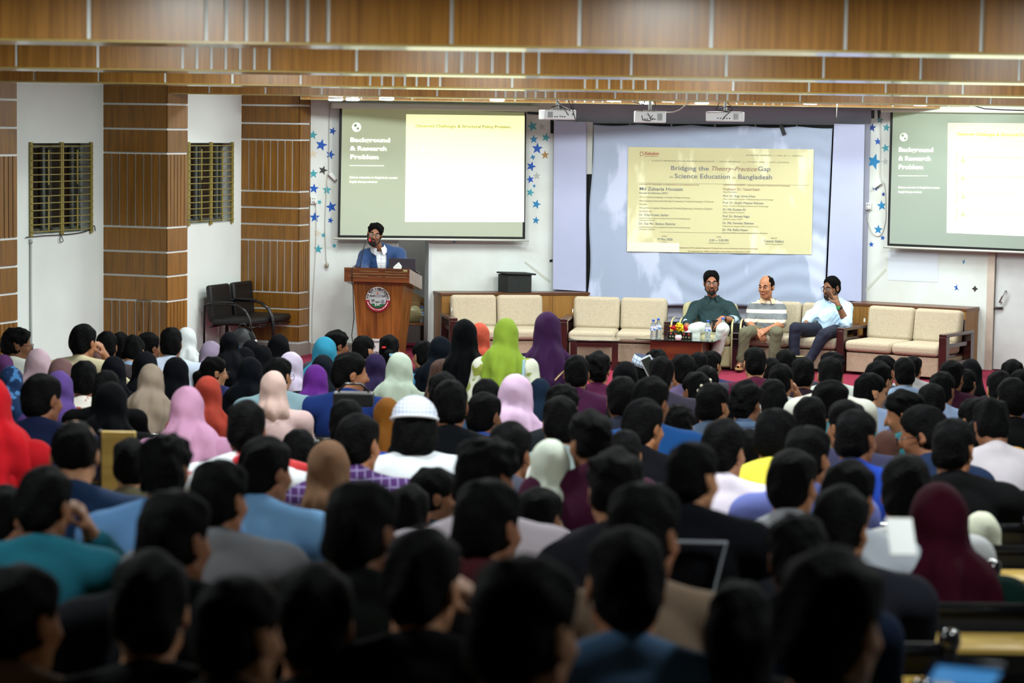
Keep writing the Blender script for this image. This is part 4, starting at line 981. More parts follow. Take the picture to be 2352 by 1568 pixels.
# ------------------------------------------------------------------ projectors
PJ = mat('projector_shell', (226, 230, 232), .35); PJD = mat('projector_vent', (110, 114, 118), .5)
def projector(px, pyb, Y, w_, h_, yaw, label, flip=1, cables=()):
    p = at(px, pyb, Y); t = thing('projector', label, 'projector', TR(p.x, p.y, p.z, math.radians(yaw)), 'ceiling projectors')
    x = w_ / 2; MB().box((-x, -.13, 0), (x, .13, h_), .012, seg=3).build('body', PJ, t)
    for i in range(7): MB().box((flip * x * .62 - .03 + i * .008, -.1335, h_ * .2), (flip * x * .62 - .027 + i * .008, -.1295, h_ * .8)).build('vent_slat', PJD, t)
    for i, (a, c) in enumerate(((-.3, .3), (-.18, .3), (-.02, .35), (.1, .3), (.22, .3))):
        MB().box((a * x * 1.2 - .007, -.133, h_ * c - .004), (a * x * 1.2 + .008, -.129, h_ * c + .006)).build('port', BWIRE, t)
    MB().tube([(0, .13, h_ * .5), (0, .165, h_ * .5)], .04, n=20).build('lens', BLACKM, t)
    MB().box((-.07, -.06, h_), (.07, .06, h_ + .012)).build('mount_plate', STEEL, t)
    MB().tube([(0, 0, h_ + .01), (0, 0, 3.86 - p.z)], .018, n=12).build('mount_pole', JOINT, t)
    for i, c in enumerate(cables):
        MB().tube([(u * x, -.14 + .02 * math.sin(k), v) for k, (u, v) in enumerate(c)], .0045, n=6).build('cable', BWIRE, t)
    return t
projector(1280, 275, 25.98, .35, .105, 14, 'white ceiling projector hung nearest the speaker screen', -1, [((-.15, .28), (-.2, .2), (.2, .12), (.5, .05)), ((.1, .3), (.5, .2), (.7, .14), (.95, .0), (1.0, -.02)), ((.2, .28), (.7, .22), (.85, .1), (.75, .05)), ((-.6, .13), (-.2, .15), (.3, .13), (.6, .1))])
projector(1492.5, 282, 25.98, .33, .125, 0, 'white ceiling projector hung in the middle, ringed by loose cables', 1, [((-.3, .3), (-.45, .2), (-.6, .1), (-.5, .03), (-.1, .02), (.2, .05)), ((.1, .28), (.3, .2), (.2, .1), (0, .05), (-.2, .1)), ((-.2, .32), (-.9, .34), (-1.6, .38))])
projector(1665.5, 279, 25.98, .40, .105, -8, 'white ceiling projector hung at the far side, black cable bundle on top', 1, [((-.1, .3), (-.4, .15), (-.5, .12), (.2, .1), (.5, .14), (.2, .16), (-.3, .14)), ((.2, .28), (.1, .2), (.5, .14), (.0, .05), (-.1, .02))])
def hall_wire(P, r, m, label):
    Q = [at(x, y, Y) for x, y, Y in P]; MB().tube(Q, r, n=6).build('hall_cable', m, label=label, cat='cable', group='loose cables')
hall_wire([(1518, 258, 26.0), (1545, 258, 26), (1560, 253, 26), (1575, 241, 26.0), (1583, 231, 25.9)], .006, WIRE, 'thick white cable curving up from the middle projector')
hall_wire([(1443, 228, 26.2), (1458, 236, 26.1), (1478, 239, 26)], .005, BWIRE, 'black cable sagging toward the middle projector from the beam')
hall_wire([(1628, 231, 26.2), (1640, 233, 26.1), (1652, 232, 26.1), (1668, 236, 26)], .005, BWIRE, 'black cable sagging toward the far projector from the beam')
hall_wire([(2205, 234, 27.2), (2230, 241, 27.2), (2262, 250, 27.2), (2300, 252, 27.2), (2360, 254, 27.2)], .006, BWIRE, 'black cable drooping under the beam over the right screen')
hall_wire([(2215, 236, 27.3), (2290, 241, 27.3), (2360, 243, 27.3)], .005, BWIRE, 'straighter black cable above the drooping one, over the right screen')
hall_wire([(1923, 237, 27.4), (1922, 250, 27.4), (1921, 270, 27.4)], .003, WIRE, 'thin white string hanging from the beam above the backdrop edge')

ld = bpy.data.lights.new('alcove_fill', 'AREA'); ld.size = .3; ld.energy = 9; lo = bpy.data.objects.new('alcove_fill', ld); COL.objects.link(lo); lo.matrix_world = AM @ Matrix.Translation((sA, .75, 2.42))  # unseen fill light added to brighten the dark niche, no fitting
# ================================================================== people
V3 = lambda *a: np.array(a, float)
def nrm(v): return v / (np.linalg.norm(v) + 1e-9)
def HM(c, yaw=0.0, pitch=0.0, roll=0.0, s=1.0):
    """head matrix: yaw turns to the person's left (+), pitch tips the face down (+), roll tips toward their right shoulder (+)"""
    return Matrix.Translation(c) @ Matrix.Rotation(yaw, 4, 'Z') @ Matrix.Rotation(-pitch, 4, 'X') @ Matrix.Rotation(roll, 4, 'Y') @ Matrix.Scale(s, 4)
def head(F, H, det=True, k0=1.0):
    A = np.array(H); s = np.linalg.norm(A[:3, 0]); R = A[:3, :3] / s; t = A[:3, 3]
    g = lambda p: R @ (np.array(p) * s) + t
    e = lambda c, r, k=.012, op='u': F.ell(g(c), np.array(r) * s, R, k * s, op)
    c_ = lambda a, b, ra, rb=None, k=.01, op='u': F.cap(g(a), g(b), ra * s, (rb or ra) * s, k * s, op)
    e((0, -.012, .03), (.073, .093, .086)); e((0, .03, -.028), (.059, .06, .082), .02)
    e((0, .055, -.092), (.026, .026, .022), .02)
    for q in (-1, 1):
        c_((q * .052, .0, -.055), (q * .022, .055, -.094), .016, .016, .02)
        e((q * .036, .064, -.024), (.022, .022, .022), .015)
        e((q * .076, -.006, -.006), (.009, .019, .031), .006)
        e((q * .082, -.002, -.004), (.006, .010, .018), .004, 's')
    if det:
        c_((0, .088, .012), (0, .108, -.026), .007, .0115, .008)
        for q in (-1, 1):
            e((q * .012, .098, -.031), (.008, .009, .007), .005)
            e((q * .031, .1, .003), (.019, .014, .012), .01, 's')
            c_((q * .012, .09, .02), (q * .046, .075, .021), .007, .006, .01)
        e((0, .088, -.057), (.02, .011, .006), .004); e((0, .086, -.067), (.017, .011, .006), .004)
        c_((-.019, .1, -.062), (.019, .1, -.062), .002, .002, .003, 's')
    else:
        c_((0, .088, .012), (0, .106, -.026), .009, .013, .01)
def headbase(H): return np.array(H @ Vector((0, -.022, -.06)))
def hand(F, w, d, n, side, curl=.5, s=1.0, spread=.0, rmin=.0, point=False):
    """w wrist, d direction of the metacarpals, n palm normal, side +1/-1 = where the thumb leaves"""
    d = nrm(np.array(d, float)); n = np.array(n, float); n = nrm(n - d * (n @ d)); x = np.cross(d, n) * side
    F.cap(w - d * .01, w + d * .03 * s, .025 * s, .03 * s, .012, flat=(n, 1.35))
    for o in (-.022, -.007, .009, .024): F.cap(w + d * .02 * s + x * o * .6 * s, w + d * .085 * s + x * o * s, .014 * s, .0115 * s, .008)
    L = (.052, .06, .066, .058)
    for i, o in enumerate((-.029, -.0105, .009, .028)):
        q = w + d * .085 * s + x * o * s; c = 0.0 if (point and i == 3) else curl * (1.0 + .12 * (3 - i)); r = max(.0092 * s, rmin); dd = d + x * spread * (i - 1.5) * .12
        for j, f in enumerate((.45, .32, .26)):
            a = c * (.55 + j * .75) if not (point and i == 3) else .08
            v = nrm(nrm(dd) * math.cos(a) + n * math.sin(a)); p = q + v * L[i] * f * 1.35 * s
            F.cap(q, p, r, r * .9, .002); q = p; r *= .93
    q = w + d * .03 * s + x * .024 * s; r = max(.0125 * s, rmin)
    for v in (nrm(d * .75 + x * .75 + n * .25), nrm(d * .95 + x * .25 + n * .35 * (1 + curl)), nrm(d * .9 - x * .1 * curl + n * .5 * curl)):
        p = q + v * .034 * s; F.cap(q, p, r, r * .88, .006); q = p; r *= .88
def spine(J):
    p = (J['hip_l'] + J['hip_r']) / 2; u = nrm(J['neck'] - p); x = nrm(J['sh_r'] - J['sh_l']); f = nrm(np.cross(u, x)); x = np.cross(f, u)
    return p, u, x, f, np.linalg.norm(J['neck'] - p), np.stack([x, f, u], 1)
def torso(F, J, g=0.0, belly=0.0, k=.03):
    s = J.get('s', 1.0); p, u, x, f, L, R = spine(J)
    F.ell(p + u * .02, V3(.155 * s + g, .115 * s + g, .12 + g), R, k)
    F.ell(p + u * L * .36 + f * (.01 + belly * .3), V3(.138 * s + g + belly * .3, .1 * s + g + belly, .16 + g), R, k)
    F.ell(p + u * L * .70, V3(.15 * s + g, .108 * s + g, .165 + g), R, k)
    F.cap(J['sh_l'] + x * .02, J['sh_r'] - x * .02, .056 * s + g, None, k)
    for q in ('sh_l', 'sh_r'): F.cap(J['neck'] + u * .012 - f * .012, J[q] - u * .0, .038 * s + g, .05 * s + g, k)
def arm(F, J, q, g=0.0, to=2.0, k=.02):
    s = J.get('s', 1.0); S, E, W = J['sh_' + q], J['el_' + q], J['wr_' + q]
    if to <= 1: F.cap(S, S + (E - S) * to, .054 * s + g, (.054 - .012 * to) * s + g * 1.2, k); return
    F.cap(S, E, .052 * s + g, .041 * s + g, k)
    F.cap(E, E + (W - E) * (to - 1), .042 * s + g, (.042 - .015 * (to - 1)) * s + g, k)
def legs(F, J, g=0.0, k=.02, to=1.0):
    s = J.get('s', 1.0)
    for q in 'lr':
        F.cap(J['hip_' + q], J['kn_' + q], .078 * s + g, .05 * s + g * 1.3, k)
        a = J['kn_' + q] + (J['an_' + q] - J['kn_' + q]) * to
        F.cap(J['kn_' + q], a, .049 * s + g * 1.3, .034 * s + g * 1.6, k)
def bounds(J, m=.16):
    P = [v for k, v in J.items() if isinstance(v, np.ndarray) and v.shape == (3,)] + [np.array(J['H'].translation)]
    P = np.array(P); return P.min(0) - m, P.max(0) + m + V3(0, 0, .03)
def body_mesh(J, res=.011, det=False, feet=True):
    lo, hi = bounds(J); F = Field(lo, hi, res)
    torso(F, J, -.007, k=.016); arm(F, J, 'l', k=.012); arm(F, J, 'r', k=.012); legs(F, J)
    _, u, x, f, _, _ = spine(J)
    hb = headbase(J['H']); F.cap(J['neck'] - u * .03, hb, .055, .053, .02)
    head(F, J['H'], det)
    for q, sd in (('l', 1), ('r', -1)):
        hd = J.get('hand_' + q)
        if hd: hand(F, J['wr_' + q], hd[0], hd[1], hd[2], hd[3], hd[4] if len(hd) > 4 else 1.0, rmin=res * .95, point=(len(hd) > 5))
        if feet:
            a = J['an_' + q]; t = J.get('toe_' + q, V3(0, 1, 0)); F.cap(a - t * .03 - V3(0, 0, .03), a + t * .15 - V3(0, 0, .05), .034, .024, .02, flat=(V3(0, 0, 1), 1.1))
    return F.mesh('person', 1)
def shirt_mesh(J, res=.011, sleeve=2.0, g=.012, fold=.004, collar=.0, belly=0.0, hem=-.08, seed=1, opening=None, k=.02):
    lo, hi = bounds(J); F = Field(lo, hi, res)
    torso(F, J, g, belly, k); 
    for q in 'lr': arm(F, J, q, g + .004, sleeve if not isinstance(sleeve, tuple) else sleeve['lr'.index(q)])
    p, u, x, f, L, R = spine(J); hb = headbase(J['H'])
    if collar:
        nd = nrm(hb - J['neck']); c = J['neck'] + nd * .035 + f * .004
        ring = [c + (x * math.cos(a) + f * math.sin(a)) * .066 - u * (.026 * math.sin(a) if math.sin(a) > 0 else 0) for a in [2 * PI * i / 14 for i in range(14)]]
        for i in range(14): F.cap(ring[i] - u * .012, ring[(i + 1) % 14] + u * collar * .2, .011, .011, .01)
    if fold:
        F.noise(fold, 26, seed)
        wr = spine(J)[1]; e0 = [J['el_l'], J['el_r'], (J['hip_l'] + J['hip_r']) / 2 + wr * .12]
        def crease(X, Y, Z):
            v = 0
            for i, c in enumerate(e0):
                r = np.sqrt((X - c[0]) ** 2 + (Y - c[1]) ** 2 + (Z - c[2]) ** 2); v = v + np.sin(95 * (Z + .35 * X * (1 if i else -1) + .3 * Y) + 9 * np.sin(14 * X + seed)) * np.exp(-(r / .14) ** 2)
            return v * fold * .75
        F.add(crease)
    if opening: opening(F, J, p, u, x, f, L)
    F.half(p + u * hem, -u)
    return F.mesh('shirt', 1)
def collar_geo(J, root, m, s=1.0, name='collar', flap=True):
    p, u, x, f, L, R = spine(J); hb = headbase(J['H']); nd = nrm(hb - J['neck']); c = J['neck'] + nd * .042 + f * .006; r0 = .074 * s * J.get('s', 1.0)
    lo, hi = [], []; n = 18
    for i in range(n + 1):
        a = PI * .5 + .32 + (2 * PI - .64) * i / n; dn = max(0, math.sin(a)) * .03
        d = x * math.cos(a) + f * math.sin(a)
        lo.append(c + d * r0 * 1.2 - u * (.012 + dn * 1.1)); hi.append(c + d * r0 * .93 + nd * (.034 - dn * .9))
    b = MB()
    for i in range(n):
        b.face([tuple(lo[i]), tuple(lo[i + 1]), tuple(hi[i + 1]), tuple(hi[i])], True)
        q = [v + (v - c) * .06 - u * .004 for v in (hi[i], hi[i + 1])]
        b.face([tuple(q[0]), tuple(q[1]), tuple(lo[i + 1] + (lo[i + 1] - c) * .1 - u * .012), tuple(lo[i] + (lo[i] - c) * .1 - u * .012)], True)
        b.face([tuple(hi[i]), tuple(hi[i + 1]), tuple(q[1]), tuple(q[0])], True)
    if flap:
        for e, sd in ((0, -1), (n, 1)):
            a0 = hi[e] + f * .004; a1 = hi[(3, n - 3)[e == n]] + f * .006 - u * .006; tip = lo[e] - u * .026 + f * .022 + x * sd * .014
            b.prism([tuple(v) for v in (a0, tip, lo[(3, n - 3)[e == n]] + (lo[(3, n - 3)[e == n]] - c) * .18 - u * .01, a1)], tuple(f * .005))
    return b.build(name, m, root)
def trouser_mesh(J, res=.012, g=.016, to=.93, seed=3):
    lo, hi = bounds(J); F = Field(lo, hi, res); p, u, x, f, L, R = spine(J); s = J.get('s', 1)
    F.ell(p + u * .01, V3(.155 * s + g, .112 * s + g, .11 + g), R, .03); legs(F, J, g, .015, to); F.noise(.005, 24, seed)
    e0 = [J['kn_l'], J['kn_r'], (J['hip_l'] + J['hip_r']) / 2, J['an_l'], J['an_r']]
    F.add(lambda X, Y, Z: sum(np.sin(80 * (Z + .5 * Y) + 8 * np.sin(12 * X + seed)) * np.exp(-((X - c[0]) ** 2 + (Y - c[1]) ** 2 + (Z - c[2]) ** 2) / .014) for c in e0) * .003)
    F.half(p + u * .07, u)
    return F.mesh('trousers', 1)
def hair_mesh(style, res=.0075, seed=0):
    """in head space"""
    F = Field((-.15, -.19, -.42 if style in 'LP' else -.16), (.15, .14, .19), res)
    if style == 'S': F.ell((0, -.016, .034), (.0765, .097, .0875)); F.ell((0, -.035, -.02), (.068, .077, .065), k=.02); F.ell((0, .0, .062), (.068, .086, .056), k=.02)
    elif style == 'B': F.ell((0, -.018, .028), (.0765, .097, .0885))
    elif style in 'TLP': F.ell((0, -.018, .032), (.0775, .098, .088)); F.ell((0, -.035, -.02), (.073, .08, .07), k=.02); F.ell((0, -.002, .062), (.073, .09, .064), k=.02)
    elif style == 'C': F.ell((0, -.018, .034), (.079, .099, .088)); F.ell((0, .0, .066), (.075, .089, .06), k=.03); F.ell((0, -.035, -.02), (.072, .078, .066), k=.02)
    elif style == 'K': F.ell((0, -.03, -.01), (.1, .105, .1)); F.ell((0, -.05, -.07), (.1, .085, .075), k=.03)
    if style in 'SB': F.noise(.0025, 90, seed)
    elif style == 'C': F.noise(.0045, 70, seed); F.noise(.0035, 150, seed + 1)
    else: F.noise(.0038, 75, seed)
    F.ell((0, .104, -.035), (.078, .07, .122), k=.006, op='s'); F.ell((0, .03, -.1), (.063, .1, .07), k=.008, op='s')                 # the face stays clear
    for q in (-1, 1): F.ell((q * .09, .042, -.035), (.03, .042, .062), k=.01, op='s'); F.ell((q * .087, -.004, -.012), (.016, .022, .034), k=.004, op='s')
    if style in 'STCB':
        F.half((0, -.1, -.078), (0, -.35, -1))
    if style == 'B': F.ell((0, .075, .08), (.05, .075, .055), k=.01, op='s')
    if style == 'F': pass
    if style == 'L':
        F.cap((0, -.055, -.02), (0, -.075, -.2), .088, .085, .03); F.cap((0, -.07, -.2), (.01, -.08, -.36), .08, .035, .03); F.noise(.003, 40, seed)
    if style == 'P':
        F.cap((0, -.085, .0), (0, -.13, -.03), .026, .034, .02); F.cap((0, -.13, -.03), (.012, -.12, -.2), .034, .018, .02)
    me = F.mesh('hair', 1)
    return me
def scarf_mesh(J, res=.011, form=0, seed=0, s=1.0):
    lo, hi = bounds(J, .2); F = Field(lo, hi, res); A = np.array(J['H']); sc = np.linalg.norm(A[:3, 0]); Rh = A[:3, :3] / sc; t = A[:3, 3]
    g = lambda q: Rh @ (np.array(q) * sc) + t
    p, u, x, f, L, R = spine(J); nk = J['neck']
    F.ell(g((0, -.016, .026)), V3(.092, .112, .112), Rh, .02); F.ell(g((0, .0, -.05)), V3(.086, .095, .105), Rh, .03)
    F.cap(g((0, -.03, -.04)), nk + u * .03 - f * .01, .085, .105, .03)
    if form in (0, 1, 2):
        F.ell(nk - u * .06, V3(.205, .135, .12), R, .05)
        F.cap(nk - u * .03 - f * .05, nk - u * (.14, .34, .2)[form] - f * .07, .105, (.12, .10, .12)[form], .05)
    if form == 1: F.cap(nk - x * .06 - f * .05, nk - x * .08 - u * .42 - f * .075, .1, .07, .04)
    if form == 2: F.cap(nk + x * .10 - f * .02, nk + x * .17 - u * .24 - f * .02, .08, .055, .04)
    if form == 3: F.ell(nk - u * .0 - f * .02, V3(.11, .1, .07), R, .04)
    F.ell(g((0, .125, -.012)), V3(.06, .075, .078), Rh, .015, 's')
    c = nk
    def folds(X, Y, Z):
        a = np.arctan2((X - c[0]), -(Y - c[1] - .05)); low = np.clip((c[2] + .16 - Z) / .16, 0, 1)
        return (.009 * np.sin(a * 9 + (Z - c[2]) * 14 + seed) + .005 * np.sin(a * 17 - (Z - c[2]) * 20 + seed * 2)) * low + .002 * np.sin(Z * 60 + a * 3 + seed)
    F.add(folds)
    return F.mesh('headscarf', 1)
SKINS = [mat('skin_%d' % i, c, .55, vary=.06, scale=14, spec=.35) for i, c in enumerate(((150, 100, 70), (126, 82, 58), (168, 120, 88), (108, 70, 48)))]
HAIR = mat('black_hair', (9, 9, 10), .75, vary=.4, scale=60, bump=1.0, bscale=110, spec=.06)
HAIR2 = mat('worn_hair', (44, 38, 36), .55, vary=.3, scale=50, bump=.5, bscale=120, spec=.3)
def put(o, m, slot='OBJECT'):
    s = o.material_slots[0]; s.link = 'OBJECT'; s.material = m
def inst(name, me, m, parent=None, M=None, **kw):
    if not me.materials: me.materials.append(None)
    o = link(name, me, parent, **kw); put(o, m)
    if M is not None: o.matrix_local = M
    return o
def sphere_child(name, H, c, r, m, parent, flat=None):
    o = MB().ball((0, 0, 0), r, 12, 8).build(name, m, parent); o.matrix_local = H @ Matrix.Translation(c); return o
SCL = mat('eye_white', (210, 205, 198), .3); IRIS = mat('iris', (20, 12, 8), .2)
def face_bits(root, H, lips=(120, 66, 56), brows=True, beard=None, glasses=None, half=False):
    for q in (-1, 1):
        sphere_child('eye', H, (q * .031, .0755, .003), (.0125, .0125, .0115), SCL, root)
        sphere_child('iris', H, (q * .031, .0845, .001), (.0062, .0045, .0062), IRIS, root)
        MB(H).tube([(q * .014, .0885, .002), (q * .03, .0915, .0085), (q * .045, .083, .003)], .0028, n=6).build('eyelid', SKINS[1], root)
        MB(H).tube([(q * .012, .0955, .023), (q * .03, .0925, .03), (q * .05, .077, .023)], [.003, .0042, .002], n=6).build('eyebrow', HAIR, root)
    f = Field((-.04, .06, -.09), (.04, .12, -.04), .003); f.ell((0, .0925, -.0575), (.021, .009, .0045)); f.ell((0, .0915, -.0665), (.018, .009, .005)); me = f.mesh('lips', 1); me.transform(H); me.materials.append(mat('lips_%d' % lips[0], lips, .45)); link('lips', me, root)
    if beard:
        f = Field((-.09, -.03, -.16), (.09, .13, .0), .005)
        f.ell((0, .058, -.096), (.034, .031, .028), k=.02)
        for q in (-1, 1):
            f.cap((q * .0665, .006, -.03), (q * .055, .02, -.066), .008, .011, .01); f.cap((q * .055, .02, -.066), (q * .024, .062, -.098), .014, .018, .015)
            f.cap((0, .1, -.048), (q * .024, .09, -.056), .0055, .005, .006); f.cap((q * .024, .09, -.056), (q * .028, .082, -.085), .004, .008, .008)
        f.ell((0, .098, -.062), (.019, .02, .0095), k=.004, op='s')
        f.noise(.0012, 160, 3); me = f.mesh('beard', 1); me.transform(H); me.materials.append(mat('beard_hair', (24, 19, 17), .75, bump=.5, bscale=200)); link('beard', me, root)
    if glasses:
        gm = mat('spectacle_frame_' + glasses, {'gold': (150, 126, 80), 'black': (22, 20, 22)}[glasses], .3, metal=.6)
        b = MB(H)
        for q in (-1, 1):
            P = [(q * x, .104 - .25 * max(0, x - .03), z) for x, z in ((.008, .012), (.012, .018), (.03, .02), (.05, .018), (.054, .008), (.05, -.013), (.03, -.018), (.014, -.013))]
            b.tube(P, .0016, n=5, closed=True)
            b.tube([(q * .054, .098, .012), (q * .075, .07, .012), (q * .079, .0, .008)], .0018, n=5)
        b.tube([(-.009, .104, .01), (0, .106, .013), (.009, .104, .01)], .0016, n=5)
        g_ = b.build('glasses', gm, root)
        for q in (-1, 1):
            MB(H).prism([(q * x, .104 - .25 * max(0, x - .03), z) for x, z in ((.01, .012), (.03, .018), (.05, .016), (.052, .006), (.048, -.012), (.03, -.016), (.014, -.012))], (0, .0006, 0)).build('lens', mat('spectacle_lens', (200, 210, 215), .05, alpha=.07), g_)
def world_pose(M, P, **kw):
    """joint pixels (x, y, depth) -> joint positions in the person's own space M"""
    I = M.inverted(); J = {k: np.array(I @ at(*v)) for k, v in P.items()}; J.update(kw); return J
def shoe(J, q, root):
    a = J['an_' + q]; t = nrm(V3(J.get('toe_' + q, V3(0, 1, 0))[0], J.get('toe_' + q, V3(0, 1, 0))[1], 0)); z = -min(.085, .085)
    F = Field(np.minimum(a - .12, a + t * .2 - .1) - V3(0, 0, .06), np.maximum(a + .12, a + t * .22 + .1), .008)
    F.cap(a - t * .03 + V3(0, 0, -.045), a + t * .15 + V3(0, 0, -.058), .052, .04, .02); F.cap(a - V3(0, 0, .05), a - V3(0, 0, .0), .05, .046, .02); F.half(a + V3(0, 0, -.088), V3(0, 0, -1)); F.half(a + V3(0, 0, .012), V3(0, 0, 1))
    me = F.mesh('shoe', 1); me.materials.append(mat('shoe_leather', (24, 20, 18), .35)); link('shoe', me, root)
RES = .0065
# ---------------- the speaker
M = TR(-1.50, 28.32, 0, PI + .12)
J = world_pose(M, dict(neck=(874, 573, 28.3), sh_r=(840, 588, 28.28), sh_l=(915, 584, 28.32), hip_r=(862, 672, 28.4), hip_l=(897, 672, 28.4), el_r=(830, 615, 28.18), el_l=(925, 617, 28.2),
    wr_r=(838, 628, 27.98), wr_l=(912, 628, 27.98), kn_r=(862, 750, 28.4), kn_l=(897, 750, 28.4), an_r=(860, 812, 28.4), an_l=(900, 812, 28.4)), s=1.12)
hp = M.inverted() @ at(861, 537.5, 28.18)
J['H'] = HM(hp, yaw=-.12, pitch=.10, roll=-.2, s=1.1)
# viewer's left is the person's right: lean of the chin toward viewer left comes from roll
J['hand_r'] = (V3(.3, 1, -.1), V3(0, 0, -1), -1, .3, 1.1); J['hand_l'] = (V3(-.3, 1, -.1), V3(0, 0, -1), 1, .3, 1.1)
me = body_mesh(J, RES, True); root = inst('person', me, mat('skin_speaker', (136, 92, 66), .5, vary=.05, scale=16), label='bearded man in a blue blazer and glasses speaking at the lectern', cat='person'); root.matrix_world = M
def v_open(F, J, p, u, x, f, L):
    c = p + u * L * .58 + f * .16; R = np.stack([x, f, u], 1)
    a = J['neck'] + f * .1 + u * .03; b_ = p + u * .1 + f * .16
    F.cap(a - x * .0, b_, .068, .03, .008, 's')
me = shirt_mesh(J, RES, 1.9, .008, .002, hem=-.05); collar_geo(J, root, mat('collar_white', (226, 228, 234), .8)); inst('shirt', me, pattern('speaker_shirt', (226, 230, 234), (120, 140, 160), 'plaid', 18, .05), root)
me = shirt_mesh(J, RES, 1.95, .024, .004, hem=-.12, opening=v_open, seed=5); inst('jacket', me, mat('blazer_blue', (16, 54, 100), .75, vary=.1, scale=25, bump=.2, bscale=150, sheen=.2), root)
_, u, x, f, L, R = spine(J); lapm = mat('lapel_blue', (14, 46, 88), .7)
for q, nm in ((-1, 'l'), (1, 'r')):
    a = J['neck'] + x * q * .066 + f * .045 + u * .012; b1 = J['neck'] + x * q * .088 - u * .13 + f * .118; b2 = J['neck'] + x * q * .035 - u * .33 + f * .142; c1 = J['neck'] + x * q * .055 - u * .11 + f * .112
    MB().prism([tuple(v) for v in (a, b1 + x * q * .02 + u * .03, b1, b2, c1 - u * .05)], tuple(f * .008)).build('lapel', lapm, root)
for k in range(4):
    c = J['neck'] - u * (.09 + .075 * k) + f * (.118 + .008 * k); MB().ball(tuple(c), (.006, .004, .006), 8, 6).build('button', mat('button_grey', (120, 124, 128), .4), root)
inst('trousers', trouser_mesh(J, .012), mat('dark_trousers', (28, 30, 40), .8), root)
hm = hair_mesh('C', .006, 3); inst('hair', hm, HAIR, root, J['H'] @ Matrix.Diagonal((.96, 1, .95, 1)))
face_bits(root, J['H'], (112, 62, 54), beard=True, glasses='gold')
for q in 'lr': shoe(J, q, root)
# ---------------- man in the dark green shirt (armchair)
M = TR(2.25, 27.85, 0, PI - .06)
J = world_pose(M, dict(neck=(1636, 692, 27.93), sh_r=(1599, 707, 27.9), sh_l=(1675, 706, 27.9), hip_r=(1621, 758, 27.85), hip_l=(1657, 758, 27.85), el_r=(1577, 741, 27.75), el_l=(1690, 738, 27.75),
    wr_r=(1577, 757, 27.5), wr_l=(1658, 731, 27.45), kn_r=(1594, 756, 27.28), kn_l=(1660, 757, 27.2), an_r=(1601, 829, 27.22), an_l=(1640, 826, 27.3)), s=1.12)
J['H'] = HM(M.inverted() @ at(1634, 648.5, 27.86), yaw=.02, pitch=.08, roll=.03, s=1.13)
J['toe_l'] = J['toe_r'] = V3(0, 1, 0)
J['hand_r'] = (V3(-.12, .55, -.75), V3(-.5, .1, -.2), 1, .45, 1.12); J['hand_l'] = (V3(.75, .35, -.55), V3(.3, -.2, -.9), 1, .55, 1.12)
sk = mat('skin_panel_a', (158, 104, 74), .5, vary=.05, scale=16)
root = inst('person', body_mesh(J, RES, True), sk, label='bearded man with glasses in a dark green shirt holding a phone in the armchair', cat='person'); root.matrix_world = M
SHG = mat('shirt_dark_green', (14, 38, 42), .85, col2=(20, 52, 54), scale=45, stretch=(1, 1, .4), bump=.25, bscale=40)
inst('shirt', shirt_mesh(J, RES, 1.32, .013, .006, seed=8, belly=.012), SHG, root); collar_geo(J, root, SHG)
_, u, x, f, L, R = spine(J)
for k in range(4): MB().ball(tuple(J['neck'] - u * (.09 + .07 * k) + f * (.108 + .012 * k)), (.005, .004, .005), 8, 6).build('button', mat('button_grey', (120, 124, 128), .4), root)
CUFF = mat('cuff_pale_blue', (170, 190, 204), .8)
def cuff(J, q, t0, t1, r, root, m, name='cuff'):
    a = J['el_' + q] + (J['wr_' + q] - J['el_' + q]) * t0; b_ = J['el_' + q] + (J['wr_' + q] - J['el_' + q]) * t1
    MB().tube([tuple(a), tuple(b_)], [r, r * .95], n=16).build(name, m, root)
cuff(J, 'r', -.05, .32, .066, root, CUFF); cuff(J, 'l', .1, .36, .064, root, CUFF)
cuff(J, 'l', .84, .95, .034, root, BLACKM, 'watch')
inst('trousers', trouser_mesh(J, .008, .012), mat('trousers_pale', (196, 204, 196), .8, vary=.04, scale=8, bump=.2, bscale=20), root)
inst('hair', hair_mesh('T', .006, 11), HAIR, root, J['H']); face_bits(root, J['H'], (124, 72, 62), beard=True, glasses='black')
for q in 'lr': shoe(J, q, root)
pw = M @ Vector(J['wr_l'] + nrm(V3(.75, .35, -.55)) * .1 + V3(.0, .01, -.03))
o = MB().box((-.035, -.006, -.07), (.035, .006, .07), .004).build('mobile_phone', mat('phone_black', (12, 12, 14), .2), label='dark phone held upright by the man in the dark green shirt', cat='phone'); o.matrix_world = Matrix.Translation(pw) @ Matrix.Rotation(.3, 4, 'Z')
# ---------------- man in the striped polo
M = TR(3.02, 27.75, 0, PI - .25)
J = world_pose(M, dict(neck=(1763, 697, 27.86), sh_r=(1732, 711, 27.8), sh_l=(1791, 711, 27.8), hip_r=(1743, 764, 27.75), hip_l=(1779, 764, 27.75), el_r=(1722, 744, 27.68), el_l=(1793, 746, 27.6),
    wr_r=(1735, 757, 27.42), wr_l=(1764, 756, 27.38), kn_r=(1712, 764, 27.2), kn_l=(1784, 764, 27.2), an_r=(1701, 829, 27.22), an_l=(1774, 832, 27.22)), s=1.08)
J['H'] = HM(M.inverted() @ at(1760, 659, 27.76), yaw=-.28, pitch=.05, roll=.0, s=1.12)
J['hand_r'] = (V3(-.6, .35, -.5), V3(.1, -.75, -.6), 1, .5, 1.1); J['hand_l'] = (V3(.65, .3, -.4), V3(-.1, -.75, -.6), -1, .6, 1.1)
root = inst('person', body_mesh(J, RES, True), mat('skin_panel_b', (172, 116, 82), .5, vary=.05, scale=16), label='man in a grey and cream striped polo sitting with clasped hands on the sofa', cat='person'); root.matrix_world = M
me = shirt_mesh(J, RES, .85, .016, .005, seed=9, belly=.03)
